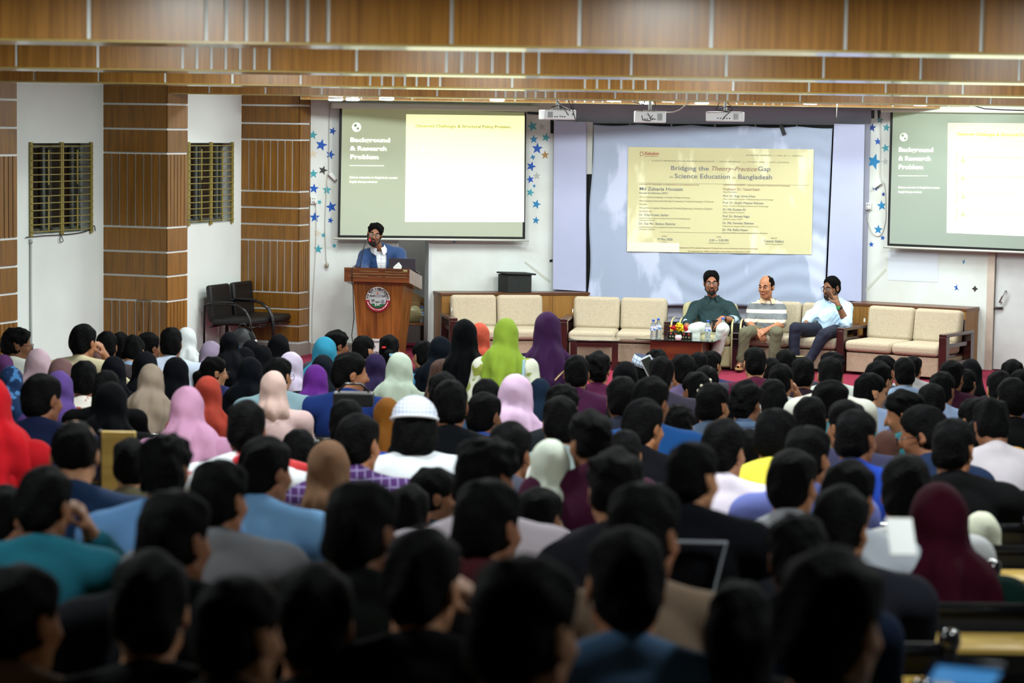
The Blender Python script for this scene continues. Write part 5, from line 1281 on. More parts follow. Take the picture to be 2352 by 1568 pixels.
inst('shirt', me, pattern('polo_stripes', (112, 118, 120), (226, 214, 192), 'stripe', 9.5, .36), root)
collar_geo(J, root, mat('collar_cream', (226, 204, 168), .8))
for q in 'lr':
    v = J['sh_' + q] + (J['el_' + q] - J['sh_' + q]) * .84; w_ = J['sh_' + q] + (J['el_' + q] - J['sh_' + q]) * .9; MB().tube([tuple(v), tuple(w_)], .067, n=16).build('sleeve_band', mat('collar_cream'), root)
MB().box((-.005, -.002, -.03), (.005, .002, .03)).build('pen', mat('pen_blue', (30, 50, 170), .3), root).matrix_local = Matrix.Translation(J['neck'] - spine(J)[1] * .24 + spine(J)[3] * .15 - spine(J)[2] * .07)
inst('trousers', trouser_mesh(J, .008, .012), mat('trousers_olive', (96, 96, 74), .85, vary=.06, scale=8, bump=.2, bscale=20), root)
inst('hair', hair_mesh('B', .006, 12), HAIR, root, J['H']); face_bits(root, J['H'], (140, 84, 72))
for q in 'lr':
    a = J['an_' + q]; MB().prism([tuple(a + V3(sx * .045, sy, -.085)) for sx, sy in ((-1, -.07), (1, -.07), (1.1, .1), (.6, .19), (-.6, .19), (-1.1, .1))], (0, 0, .02)).build('sandal_sole', mat('sole_tan', (170, 140, 92), .7), root)
    for yy, zz in ((.0, .01), (.06, -.012), (.11, -.03)): MB().tube([tuple(a + V3(.045 * math.cos(t), yy, -.075 + (.075 + zz * .8) * math.sin(t))) for t in [PI * i / 8 for i in range(9)]], .008, n=6).build('sandal_strap', mat('strap_brown', (70, 44, 34), .5), root)
# ---------------- man in the light blue shirt
M = TR(3.68, 27.75, 0, PI - .5)
J = world_pose(M, dict(neck=(1916, 694, 27.82), sh_r=(1886, 706, 27.8), sh_l=(1944, 708, 27.78), hip_r=(1886, 760, 27.75), hip_l=(1922, 763, 27.72), el_r=(1864, 727, 27.68), el_l=(1944, 741, 27.55),
    wr_r=(1850, 743, 27.45), wr_l=(1925, 700, 27.52), kn_r=(1826, 755, 27.22), kn_l=(1893, 768, 27.12), an_r=(1824, 824, 27.2), an_l=(1856, 832, 27.1)), s=1.12)
J['H'] = HM(M.inverted() @ at(1910, 661, 27.74), yaw=-.35, pitch=.12, roll=-.02, s=1.12)
J['hand_r'] = (V3(-.1, .75, -.55), V3(0, -.4, -.8), -1, .35, 1.1); J['hand_l'] = (V3(.35, .05, .9), V3(.8, -.5, .1), 1, 1.35, 1.05, True)
root = inst('person', body_mesh(J, RES, True), mat('skin_panel_c', (130, 88, 62), .5, vary=.05, scale=16), label='man in a light blue shirt resting a finger on his temple, sofa end', cat='person'); root.matrix_world = M
collar_geo(J, root, mat('shirt_light_blue', (186, 214, 234), .8, vary=.03, scale=6, bump=.15, bscale=30)); inst('shirt', shirt_mesh(J, RES, (1.12, 1.72), .014, .007, seed=14, belly=.035), mat('shirt_light_blue', (186, 214, 234), .8, vary=.03, scale=6, bump=.15, bscale=30), root)
cuff(J, 'l', -.05, .18, .068, root, mat('shirt_light_blue')); cuff(J, 'l', .78, .9, .036, root, BLACKM, 'watch_strap')
wc = J['el_l'] + (J['wr_l'] - J['el_l']) * .84; MB().box((-.02, .0, -.02), (.02, .012, .02), .004).build('watch_face', mat('watch_green', (50, 130, 80), .2, emit=.2), root).matrix_local = Matrix.Translation(wc + V3(.0, .034, 0))
inst('trousers', trouser_mesh(J, .008, .012), mat('trousers_navy', (18, 24, 44), .85, vary=.06, scale=8, bump=.2, bscale=20), root)
inst('hair', hair_mesh('S', .006, 13), HAIR, root, J['H']); face_bits(root, J['H'], (100, 60, 52), beard=True, glasses='black')
for q in 'lr': shoe(J, q, root)
# ================================================================== the audience
def seat_pose(lean=.06, hy=0.0, hp=.1, hr=0.0, arms='desk', w=1.0):
    J = dict(hip_l=V3(-.09, 0, .52), hip_r=V3(.09, 0, .52), neck=V3(0, lean, 1.01), sh_l=V3(-.205 * w, lean - .01, .95), sh_r=V3(.205 * w, lean - .01, .95),
             kn_l=V3(-.13, .42, .50), kn_r=V3(.13, .42, .50), an_l=V3(-.13, .40, .1), an_r=V3(.13, .40, .1), s=1.08)
    J['el_l'], J['wr_l'] = V3(-.25, lean + .12, .72), V3(-.13, lean + .34, .80); J['el_r'], J['wr_r'] = V3(.25, lean + .12, .72), V3(.13, lean + .34, .80)
    J['hand_l'] = (V3(.4, .9, 0), V3(0, 0, -1), 1, .35); J['hand_r'] = (V3(-.4, .9, 0), V3(0, 0, -1), -1, .35)
    if arms == 'cheek':
        J['el_r'], J['wr_r'] = V3(.24, lean + .26, .82), V3(.13, lean + .16, 1.04); J['hand_r'] = (V3(-.3, -.2, .9), V3(-.9, .0, -.1), 1, .9)
    if arms == 'phone':
        J['el_r'], J['wr_r'] = V3(.22, lean + .2, .86), V3(.09, lean + .3, 1.08); J['el_l'], J['wr_l'] = V3(-.22, lean + .2, .86), V3(-.07, lean + .3, 1.06)
        J['hand_r'] = (V3(-.3, .1, .9), V3(-.9, -.2, 0), 1, .8); J['hand_l'] = (V3(.3, .1, .9), V3(.9, -.2, 0), -1, .8)
    nd = V3(0, .045 + hp * .10, .138 - hp * .03)
    J['H'] = HM(tuple(J['neck'] + nd + V3(-.02 * math.sin(hy), 0, 0)), yaw=hy, pitch=hp, roll=hr, s=1.0)
    return J
def stand_pose(hy=0.0):
    J = dict(hip_l=V3(-.09, 0, .90), hip_r=V3(.09, 0, .90), neck=V3(0, .01, 1.36), sh_l=V3(-.18, 0, 1.315), sh_r=V3(.18, 0, 1.315), kn_l=V3(-.1, .02, .5), kn_r=V3(.1, .02, .5), an_l=V3(-.1, 0, .1), an_r=V3(.1, 0, .1), s=1.0,
             el_l=V3(-.24, .0, 1.06), wr_l=V3(-.2, .16, .86), el_r=V3(.24, .0, 1.06), wr_r=V3(.2, .16, .86), hand_l=(V3(.1, .5, -.8), V3(1, 0, 0), -1, .5), hand_r=(V3(-.1, .5, -.8), V3(-1, 0, 0), 1, .5))
    J['H'] = HM((0, .05, 1.515), yaw=hy, pitch=.1); return J
POSES = {'b': seat_pose(), 'd': seat_pose(.14, 0, .5), 'r': seat_pose(.05, -.6, .1), 'l': seat_pose(.05, .6, .1), 'R': seat_pose(.05, -1.2, .1), 'L': seat_pose(.06, 1.15, .25),
         'c': seat_pose(.1, -.35, .15, 0, 'cheek'), 'p': seat_pose(.06, -.1, .05, 0, 'phone'), 's': stand_pose()}
TPL = {}
def template(p):
    if p not in TPL:
        J = POSES[p]; b = body_mesh(J, .0115, False)
        TPL[p] = dict(J=J, body=b, shirt=shirt_mesh(J, .0115, 1.85, .012, .005, seed=ord(p[0])), tee=shirt_mesh(J, .0115, .75, .012, .005, seed=ord(p[0]) + 2), trousers=trouser_mesh(J, .014), scarf={})
    return TPL[p]
HAIRS = {}
def hair_of(st, seed):
    k = (st, seed % 2)
    if k not in HAIRS: HAIRS[k] = hair_mesh(st, .0085, 20 + seed % 2)
    return HAIRS[k]
COLORS = {}
def cloth(c):
    """'r,g,b' tuple, or (kind, c1, c2, scale, width)"""
    if c not in COLORS:
        k = 'cloth_%d' % len(COLORS)
        if isinstance(c[0], str): COLORS[c] = pattern(k, c[1], c[2], c[0], c[3], c[4])
        else: COLORS[c] = mat(k, tuple(v * .6 for v in c) if max(c) < 34 else tuple(v * .9 for v in c), .92, vary=.06, scale=7, spec=.08 if max(c) < 60 else .2, bump=.12, bscale=35)
    return COLORS[c]
WHT = (224, 230, 238); BLK = (14, 15, 18); NVY = (18, 26, 52); MAR = (62, 16, 40)
# x, top y, width in the photo, look, pose, clothes colour, scarf colour, label
# look: S short T thick C curly L long P tied B thinning K long under cap; H0..H3 headscarf forms
A = [
(40,747,52,'C','R',(206,210,200),0,'curly haired man in glasses by the left wall, cream top with striped collar'),
(193,743,53,'T','c',(206,196,160),0,'man in a beige jersey with maroon lettering across the shoulders, facing right'),
(245,758,46,'S','b',(70,60,64),0,'short haired man just right of the beige jersey man'),
(276,762,48,'T','b',(120,150,190),0,'dark haired man before the pillar, nearest the short haired man'),
(310,771,50,'T','d',(150,180,210),0,'dark haired man in a pale blue shirt below the pillar slats'),
(341,762,44,'T','r',(60,60,66),0,'dark haired man right of the pale blue shirt man by the pillar'),
(393,750,48,'T','b',(196,208,228),0,'thick haired man in a pale lilac shirt beside the white headscarf'),
(430,750,42,'H0','r',(220,224,226),(222,228,228),'woman in a white headscarf by the far wall, left of the visitor chairs'),
(407,780,46,'H0','b',(200,206,214),(24,70,48),'woman in a dark green headscarf near the pillar corner'),
(88,798,58,'H1','b',(180,160,170),(200,172,184),'woman in a pink lace headscarf near the left wall'),
(229,798,50,'H0','b',(110,84,84),(112,82,80),'woman in a brown headscarf in front of the beige jersey man'),
(143,820,54,'H1','r',(120,88,92),(122,90,92),'woman in a mauve brown headscarf between pink lace and brown headscarves'),
(8,812,48,'H0','b',(70,44,90),(84,44,92),'woman in a violet headscarf cut by the left frame edge'),
(26,838,54,'H1','b',(28,46,74),('print',(16,40,76),(60,110,160),14,.55),'woman in a blue patterned headscarf at the left frame edge'),
(193,826,58,'T','b',('print',(214,208,200),(150,60,50),16,.64),0,'black haired girl in a cream floral top among headscarves'),
(262,815,54,'H0','b',BLK,(16,20,32),'woman in a navy black headscarf left of the khaki headscarf'),
(334,804,58,'H0','b',(40,40,50),(15,18,28),'woman in a rounded black headscarf directly behind the khaki headscarf'),
(347,833,58,'H1','b',(150,134,120),(150,134,118),'woman in a long khaki beige headscarf'),
(405,817,58,'H1','b',BLK,(12,15,22),'woman in a long black headscarf in front of the green headscarf'),
(487,781,48,'H1','r',(146,130,160),(148,134,158),'woman in a lavender grey headscarf left of the visitor chairs'),
(532,780,44,'H0','b',(30,90,130),(24,84,128),'woman in a bright steel blue headscarf before the black chairs'),
(527,760,42,'H0','b',BLK,(14,17,24),'woman in a black headscarf just under the visitor chairs'),
(577,779,46,'H0','b',BLK,(13,15,21),'woman in a black headscarf right of the steel blue one'),
(563,795,46,'H1','b',BLK,(12,14,22),'woman in a black headscarf diagonally before the steel blue one'),
(602,790,48,'H0','r',BLK,(11,13,19),'woman in a black headscarf between two other black ones, turned right'),
(640,765,50,'H0','b',BLK,(13,14,20),'woman in a black headscarf below the chair seats, rightmost of the black group'),
(671,806,50,'H1','r',(196,186,210),(196,184,208),'woman in a lilac white headscarf left of the teal one'),
(575,817,58,'H1','b',BLK,(13,18,28),'woman in a wide draped black headscarf left of the pink beige one'),
(492,817,48,'P','R',(40,44,90),0,'person in glasses with hair tied by a blue band, looking down'),
(478,861,62,'H0','b',(150,56,40),(164,58,44),'woman in a rust orange headscarf'),
(431,884,76,'H2','b',(206,150,186),(216,160,196),'woman in a pink headscarf leaning over a bench, large at left'),
(97,853,76,'S','r',(20,28,56),0,'bearded man in a navy shirt in front of the purple headscarf'),
(137,849,62,'H1','b',(78,56,116),(86,62,128),'woman in a purple headscarf half hidden by the navy shirt man'),
(-22,862,96,'H2','b',(168,10,22),(178,10,24),'woman in a bright red headscarf and shawl at the left frame edge'),
(245,848,56,'L','b',BLK,0,'girl with loose black hair left of the khaki headscarf'),
(255,874,76,'H1','b',BLK,(10,12,18),'woman in a large black headscarf in front of the loose haired girl'),
(172,955,106,'B','b',(20,44,78),0,'man with thinning crown in a dark blue shirt, left rows'),
(300,1004,78,'T','b',(110,104,80),0,'dark haired man in an olive collar right of the yellow desk panel'),
(380,985,112,'C','b',(96,140,190),0,'large curly haired man in a light blue shirt, left middle'),
(566,917,86,'T','b',('print',(210,214,220),(170,30,40),8,.6),0,'man in a white and red top behind the pink beige headscarf'),
(503,1050,118,'T','r',(96,96,100),0,'dark haired man in a grey shirt, left of the light blue shirt man'),
(612,1000,100,'T','r',(110,156,200),0,'dark haired man in a light blue shirt beside a red and white cap'),
(686,983,72,'T','b',(30,34,60),0,'dark haired man behind the brown capped person'),
(672,1062,62,'G','l',(150,20,30),0,'person in a tilted red and white cap'),
(755,1007,98,'H3','b',('print',(44,14,34),(60,20,46),9,.5),(108,78,56),'person in a brown cloth cap with white script on a maroon shirt'),
(823,945,90,'S','r',('plaid',(58,28,80),(120,108,146),32,.16),0,'man in a purple plaid shirt left of the white skullcap'),
(796,915,74,'T','b',(24,60,170),0,'dark haired man in a royal blue shirt behind the plaid shirt man'),
(805,808,64,'T','R',(20,44,104),0,'bearded man in a deep blue tee between purple headscarves, profile right'),
(725,835,56,'H1','b',(90,36,128),(102,40,140),'woman in a vivid purple headscarf'),
(628,849,60,'H3','b',(210,180,178),(208,178,168),'woman in a pink beige tucked headscarf beside the vivid purple one'),
(640,819,54,'T','r',(130,160,170),0,'black haired person in glasses behind the pink beige headscarf'),
(742,812,54,'H0','b',BLK,(18,24,34),'woman in a black headscarf directly behind the vivid purple one'),
(746,771,56,'H1','b',(40,120,150),(44,132,162),'woman in a bright teal blue headscarf before the lectern\'s left side'),
(774,755,44,'C','R',(70,70,80),0,'curly haired youth in glasses behind the teal headscarf'),
(835,768,44,'S','r',(60,70,90),0,'short haired man in front of the lectern'),
(894,768,46,'P','b',(90,20,40),0,'girl with tied hair and red and blue clips before the lectern'),
(862,809,52,'H0','b',(40,30,70),(34,22,60),'woman in a deep indigo headscarf beside the mint one'),
(918,807,60,'H1','b',(190,206,190),(198,214,196),'woman in a pale mint headscarf'),
(973,781,44,'T','l',(24,28,40),0,'dark haired person left of the tall navy headscarf'),
(1012,770,62,'H1','b',(46,110,150),(12,20,32),'woman in a long navy headscarf and denim blue top'),
(1067,730,58,'H0','s',('print',(86,62,54),(60,42,38),120,.5),(12,14,18),'standing woman in a black headscarf and brown speckled top'),
(1102,739,46,'H0','s',(110,20,40),(196,84,62),'standing woman in a coral headscarf with a black mask'),
(1163,728,56,'H1','s',('print',(222,226,206),(150,160,70),9,.6),(154,184,62),'standing woman in a lime green headscarf'),
(1258,713,64,'H0','s',(44,20,56),(62,30,74),'standing woman in a dark plum headscarf and dress with a chain strap'),
(889,910,62,'H0','b',(140,84,20),(134,82,24),'woman in a mustard brown headscarf left of the white skullcap'),
(953,912,98,'W','b',(226,232,238),0,'long haired man in a white knitted skullcap and white shirt'),
(1035,868,84,'S','b',(16,20,26),0,'man with protruding ears in a black printed tee beside the skullcap man'),
(1018,853,66,'T','b',(50,80,110),0,'dark haired man half hidden behind the black printed tee man'),
(1117,866,62,'S','b',(60,60,100),0,'short haired man left of the pale pink headscarf, rear'),
(1113,897,70,'S','r',(60,90,180),0,'short haired man left of the pale pink headscarf, front'),
(1188,856,74,'H1','r',(214,180,214),(222,188,220),'woman in a large pale pink headscarf in the centre'),
(1240,866,52,'H0','b',NVY,(20,34,52),'woman in a navy headscarf right behind the pale pink one'),
(1292,875,72,'C','b',(40,44,50),0,'curly haired man right of the navy headscarf'),
(1288,908,80,'T','b',(150,164,164),0,'thick haired man in front of the curly haired man, centre'),
(1325,812,56,'S','b',(68,24,60),0,'short haired boy in a maroon shirt below the glass side table'),
(1374,803,56,'C','b',(84,26,62),0,'curly haired boy in a maroon tee beside the short haired boy'),
(1437,827,58,'H0','b',BLK,(14,15,18),'woman in a black headscarf before the coffee table'),
(1473,818,44,'Q','c',(180,180,180),0,'man in a tilted pale blue prayer cap holding a phone'),
(1509,797,50,'C','b',(60,60,70),0,'curly haired person below the coffee table\'s left corner'),
(1520,817,56,'T','b',(50,46,60),0,'dark haired person right of the pale blue prayer cap'),
(1569,811,52,'T','l',(98,84,120),0,'dark haired man in a muted lilac shirt before the coffee table'),
(1605,806,42,'S','b',(60,60,70),0,'greying short haired man before the coffee table'),
(1634,804,42,'T','r',(50,50,90),0,'dark haired person at the coffee table\'s right edge'),
(1624,834,54,'B','b',(40,44,60),0,'bald crowned man behind the girl with flower clips'),
(1600,852,58,'P','l',(110,96,140),0,'girl with pearl flower clips in black hair'),
(1735,794,54,'S','b',(76,20,46),0,'man in a maroon collar before the striped polo man\'s feet'),
(1772,820,42,'T','b',(16,16,20),0,'dark haired person between the maroon collar man and the phone'),
(1806,799,48,'S','b',(50,50,60),0,'person raising a yellow cased phone before the sofa'),
(1795,832,54,'S','c',(206,214,212),0,'short haired man in a pale shirt with a raised hand'),
(1845,817,56,'S','b',(48,34,42),0,'round headed man in a dark plum shirt'),
(1430,862,70,'T','b',(40,44,60),0,'dark haired man in front of the black headscarf by the table'),
(1497,863,74,'T','r',(20,70,130),0,'wavy haired person in blue right of centre'),
(1638,875,76,'S','r',(80,96,120),0,'short haired man with lit ears in front of the clip girl'),
(1715,869,74,'C','r',('stripe',(70,88,112),(52,66,90),30,.3),0,'curly haired man in a striped grey blue polo'),
(1775,868,56,'L','b',(44,40,44),0,'woman with loose long hair beside the pale shirt man'),
(1692,907,46,'S','r',(90,80,80),0,'small dark haired boy between the polo man and the lit ears man'),
(1419,925,50,'T','c',(40,36,44),0,'small dark head below the centre, hand to face'),
(1480,914,80,'T','r',(20,22,30),0,'dark haired man in black, centre right'),
(1558,922,70,'C','b',(204,212,232),0,'curly haired person in a white hooded top, centre right'),
(1357,936,92,'C','l',(66,18,46),0,'curly haired man in a maroon kurta'),
(1436,985,74,'T','b',(18,20,26),0,'dark haired man in black right of the maroon kurta'),
(1664,960,92,'T','r',(216,206,220),0,'man in a pinkish white shirt beside the black tee with a white frame'),
(1592,1008,108,'S','r',(18,20,28),0,'man in a black tee with a white outlined frame print'),
(1720,984,70,'T','c',(24,30,72),0,'dark haired man in navy resting his face on his hand'),
(1783,935,84,'T','r',('stripe',(214,200,70),(60,90,100),3.3,.2),0,'man in a yellow polo with a grey collar'),
(1415,1022,124,'C','b',(30,30,36),0,'large curly haired man in black, centre foreground'),
(1912,803,50,'C','r',(190,196,190),0,'curly haired person behind the white shirted man near the sofa arm'),
(1908,817,56,'S','b',(212,212,200),0,'short haired man in an off white shirt below the sofa arm'),
(1906,862,58,'H3','b',(160,190,210),(130,170,200),'person in a pale blue shiny headscarf'),
(1911,872,76,'T','R',(60,120,130),0,'older man with a receding hairline in profile'),
(2031,814,48,'T','r',(70,70,80),0,'dark haired man behind two others before the angled sofa'),
(2018,828,60,'T','r',(84,86,92),0,'dark haired man in grey before the angled sofa'),
(2078,818,48,'S','b',(130,150,176),0,'man in a blue grey collared shirt before the angled sofa'),
(2098,815,38,'S','r',(170,170,170),0,'short haired person just right of the blue grey shirt man'),
(2000,853,62,'S','R',(150,170,206),0,'bearded man in a light blue shirt in profile, before the angled sofa'),
(2187,824,52,'S','r',(52,20,38),0,'man in a maroon shirt before the black headscarf by the door'),
(2221,845,42,'S','r',(54,24,40),0,'small headed boy beside the maroon shirt man near the door'),
(2230,822,50,'H3','b',(170,30,30),(16,18,20),'woman in a black headscarf and red top near the door'),
(2165,850,56,'S','r',(150,170,204),0,'man in a pale blue collared shirt below the sofa\'s arm rails'),
(2141,877,60,'S','b',(70,70,110),0,'dark haired man in front of the pale blue collar man'),
(2124,895,54,'S','r',(60,60,110),0,'dark haired man leaning down left of the golden shawl'),
(2326,824,50,'T','b',(30,30,36),0,'dark haired person by the white door, farthest right'),
(2297,848,56,'S','b',(30,34,80),0,'dark haired man below the white door\'s foot'),
(2345,846,44,'S','b',(34,34,40),0,'dark haired person at the right frame edge near the door'),
(2326,865,70,'T','b',(12,12,14),0,'large dark haired man in black at the right frame edge'),
(2070,890,78,'C','L',(30,110,120),0,'curly haired man in teal looking down to the left'),
(1862,908,78,'T','b',(150,140,96),0,'dark haired man in a khaki shirt'),
(1945,917,76,'T','l',(60,60,90),0,'dark haired man with a face turned left behind the blue polo man'),
(1968,935,86,'S','r',(24,60,160),0,'man in a bright blue polo with dark yoke'),
(2112,930,84,'T','L',(24,40,70),0,'man in glasses and a navy checked shirt, face turned left'),
(2192,955,98,'S','r',(16,16,18),0,'broad man in a black tee at right with lit ear'),
(2272,915,86,'T','d',(222,214,222),0,'man in a white tee bowing forward at right'),
(2240,912,66,'T','l',(196,140,26),0,'person in a golden yellow shawl behind the bowing white tee man'),
(2260,957,72,'T','r',('plaid',(20,28,46),(110,120,140),22,.14),0,'man in a dark navy plaid shirt beside the black tee'),
(1857,975,94,'T','r',(110,120,190),0,'dark haired man in a violet blue shirt, right of centre'),
(1822,1026,104,'S','r',(150,152,158),0,'man with cropped sides in a pale grey shirt'),
(2035,986,62,'H3','b',('plaid',(92,60,52),(60,38,36),60,.3),(88,58,50),'person bent forward under a brown checked shirt'),
(1952,1053,112,'T','r',(196,204,216),0,'dark haired man in front of the blue polo man, white sleeve'),
(2084,1040,124,'T','b',(214,216,218),0,'large dark haired man in a white shirt left of the maroon headscarf'),
(2158,1103,138,'H2','b',(10,34,30),(52,8,24),'woman in a large maroon headscarf and dark green top'),
(2255,1172,78,'H3','b',(220,220,200),(206,208,186),'person in a cream white headscarf behind the maroon one'),
(1933,1113,124,'T','r',(28,30,38),0,'large dark head in front of the white sleeve man'),
(1835,1168,134,'C','b',(14,26,46),0,'large curly head in navy below the pale grey shirt man'),
(1912,1255,232,'T','r',(50,44,36),0,'nearest big dark head at the lower right with lit ear'),
(1206,1268,246,'T','r',(40,20,60),0,'nearest big dark head at the bottom centre'),
(1440,1202,178,'S','b',(66,100,136),0,'man in a blue denim shirt at the bottom centre'),
(1480,1103,154,'T','r',(130,110,92),0,'large dark haired man in a tan mottled shirt behind the denim shirt man'),
(975,1208,168,'T','c',(14,14,18),0,'large dark haired man in black, hand by his ear, lower centre'),
(832,1097,152,'T','r',(18,24,20),0,'large dark haired man turned right, lower left of centre'),
(942,1110,88,'T','b',(24,44,60),0,'dark haired person between two large heads, lower centre'),
(1122,1096,138,'T','r',(60,14,22),0,'large dark haired man with an orange lit neck, lower centre'),
(1240,1113,98,'S','r',(140,170,210),0,'man in a light blue collared shirt with an earring glint, lower centre'),
(1118,992,148,'C','r',(200,190,200),0,'large curly haired man in front of the black printed tee man'),
(1172,966,94,'T','r',(70,74,90),0,'dark haired man behind the large curly haired man, centre'),
(997,1070,84,'T','R',(24,44,60),0,'small person facing right below the white shirt man'),
(1264,1005,92,'H3','b',(190,204,190),(206,214,200),'woman in an ivory headscarf right of the large curly head'),
(1222,1052,72,'H3','b',(226,214,222),(226,224,222),'person in a white scalloped scarf below the ivory headscarf'),
(106,1068,112,'T','c',(16,84,100),0,'man in a teal tee resting his chin on his hand, left foreground'),
(402,1120,146,'T','r',(24,26,32),0,'large round dark head in the left foreground'),
(8,1112,94,'T','r',(30,60,80),0,'dark haired person cut by the left frame edge, lower half'),
(45,1290,166,'T','r',(120,96,72),0,'big dark haired man in tan at the lower left corner'),
(345,1262,174,'T','b',(16,16,20),0,'big dark head at the lower left, behind the bottom ones'),
(548,1312,176,'S','r',(30,22,20),0,'big dark head at the bottom left with an orange lit cheek'),
(722,1290,180,'T','b',(14,18,14),0,'big dark figure at the bottom between the left heads'),
(1700,1330,150,'L','b',(14,14,16),0,'dark long haired person between denim shirt and nearest right head'),
]
def scale_w(st): return {'S': .147, 'B': .147, 'T': .149, 'C': .155, 'L': .155, 'P': .155, 'W': .182, 'G': .16, 'Q': .155}.get(st[0], .166)
plan = []
for i, a in enumerate(A):
    x, yt, wpx, look, pose = a[:5]
    yh = 295 + ROLL * (x - 1176)
    den = (yt - yh) / FPX - .066
    dy = .51 / den if den > .0226 else 22.5
    dw = scale_w(look) * 1.08 * FPX / wpx
    d = math.sqrt(dy * dw) if pose != 's' else 18.6
    plan.append([max(4.3, min(22.0, d)), i])
plan.sort()
rows = {}
persons = []
for d, i in plan:
    x, yt = A[i][0], A[i][1]; best = None
    for k, dr_ in enumerate(ROWS):
        X = at(x, yt, dr_).x
        clash = any(abs(X - X2) < .40 for X2 in rows.get(k, []))
        cost = abs(dr_ - d) / d + (.16 if clash else 0) + (.02 * sum(max(0, .40 - abs(X - X2)) / .4 for X2 in rows.get(k, [])))
        if best is None or cost < best[0]: best = (cost, k, X)
    rows.setdefault(best[1], []).append(best[2]); persons.append((i, best[1]))
GROUP = 'people seated in the audience'
rnd = random.Random(11)
bench_rows = {}
for i, k in persons:
    x, yt, wpx, look, pose, col, scol, label = A[i]
    T = template(pose); J = T['J']; d = ROWS[k]
    s = wpx * d / (FPX * scale_w(look)); s = max(.9, min(1.2, s))
    H = J['H']; tip = H @ Vector((0, -.015, .142 if look[0] in 'CH' else .130))
    # head top sits on the photo ray
    yy = d + tip.y * s; p = at(x, yt, yy)
    rz = rnd.uniform(-.12, .12)
    tipr = Matrix.Rotation(rz, 3, 'Z') @ Vector((tip.x * s, tip.y * s, 0))
    M = TR(p.x - tipr.x, p.y - tipr.y, p.z - tip.z * s, rz) @ Matrix.Diagonal((s * (.93 if look[0] == 'H' else 1), s, s, 1))
    root = inst('person', T['body'], SKINS[rnd.choice([0, 0, 1, 1, 2, 3])], label=label, cat='person', group='people in the audience')
    root.matrix_world = M
    tee = look[0] in 'STCB' and rnd.random() < .35
    inst('shirt', T['tee' if tee else 'shirt'], cloth(col), root)
    inst('trousers', T['trousers'], cloth((34, 38, 54) if rnd.random() < .5 else (44, 44, 46)), root)
    if look[0] == 'H':
        f = int(look[1])
        if f not in T['scarf']: T['scarf'][f] = scarf_mesh(J, .0115, f, f * 1.7)
        inst('headscarf', T['scarf'][f], cloth(scol), root)
    else:
        st = {'W': 'K', 'G': 'S', 'Q': 'S'}.get(look[0], look[0])
        inst('hair', hair_of(st, i), HAIR if look[0] != 'B' else HAIR, root, H)
    if look[0] == 'W':
        cm = pattern('skullcap_knit', (212, 216, 228), (170, 178, 200), 'plaid', 60, .3)
        f = Field((-.13, -.15, -.03), (.13, .13, .17), .008); f.ell((0, -.02, .04), (.1, .115, .1)); f.half((0, 0, .03), (0, -.18, -1)); me = f.mesh('skullcap', 2); inst('skullcap', me, cm, root, H)
        MB().tube([(.1 * math.cos(a), -.025 + .115 * math.sin(a), .036 - .018 * math.sin(a)) for a in [2 * PI * q / 28 for q in range(28)]], .007, n=6, closed=True).build('cap_rim', mat('cap_rim', (208, 210, 222), .8), root).matrix_local = H
    if look[0] in 'GQ':
        c1 = {'G': mat('cap_red', (176, 20, 26), .7), 'Q': pattern('cap_perforated', (190, 206, 226), (50, 60, 84), 'plaid', 30, .12)}[look[0]]
        o = MB().lathe([(.094, -.0), (.096, .03), (.09, .075), (.082, .082)], c=(0, -.01, .055), n=28).build('prayer_cap' if look[0] == 'Q' else 'cap', c1, root)
        o.matrix_local = H @ Matrix.Rotation(.3, 4, 'Y') @ Matrix.Rotation(.15, 4, 'X')
        if look[0] == 'G':
            o = MB().lathe([(.097, .0), (.1, .012), (.097, .026)], c=(0, -.01, .05), n=28).build('cap_band', WHITE, root); o.matrix_local = H @ Matrix.Rotation(.3, 4, 'Y') @ Matrix.Rotation(.15, 4, 'X')
    if pose in 'RLrc' and ('glasses' in label):
        b = MB(H)
        for q in (-1, 1):
            b.tube([(q * xx, .106 - .25 * max(0, xx - .03), z) for xx, z in ((.008, .012), (.03, .021), (.05, .018), (.054, .004), (.048, -.014), (.03, -.019), (.012, -.013))], .002, n=5, closed=True)
            b.tube([(q * .054, .1, .012), (q * .078, .06, .012), (q * .08, .0, .008)], .002, n=5)
        b.build('glasses', mat('spectacle_frame_black'), root)
    bench_rows.setdefault(k, []).append((M.translation.x, label, M.translation.z, s, root, i))
# clothing details that set people apart
byl = {A[o[5]][7]: o for v in bench_rows.values() for o in v}
def find(t): return next(o[4] for l, o in byl.items() if t in l)
def back_text(t, body, size, x, z, m, y=-.118, rx=0.0):
    r = find(t); text(body, size, Matrix.Translation((x, y, z)) @ Matrix.Rotation(rx, 4, 'X'), m, r, 'print', align='CENTER', bold=.002, ext=.006)
MARM = mat('print_maroon', (110, 24, 40), .7)
back_text('beige jersey', 'USKMTA', .06, 0, .975, MARM, -.03, -.7)
MB().box((-.05, -.13, .74), (.05, -.10, .80)).build('print', MARM, find('beige jersey'))
PW = mat('print_white', (140, 146, 156), .7)
r = find('white outlined frame'); MB().box((-.11, -.105, .975), (.12, -.085, .981)).prism([(.114, -.105, .98), (.12, -.105, .98), (.07, -.115, .76), (.064, -.115, .76)], (0, .02, 0)).build('print', PW, r); back_text('white outlined frame', 'the', .05, -.08, .93, PW, -.105)
back_text('black printed tee beside', 'Dream', .045, .03, .90, PW, -.105); back_text('black printed tee beside', 'Brand', .045, .03, .85, PW, -.112)
back_text('maroon shirt', 'পতি কথা', .075, 0, .80, PW, -.13) if False else None
back_text('brown cloth cap', 'পতি কথাটি', .075, -.0, .86, PW, -.115)
r = find('plum headscarf'); Jn = POSES['s']
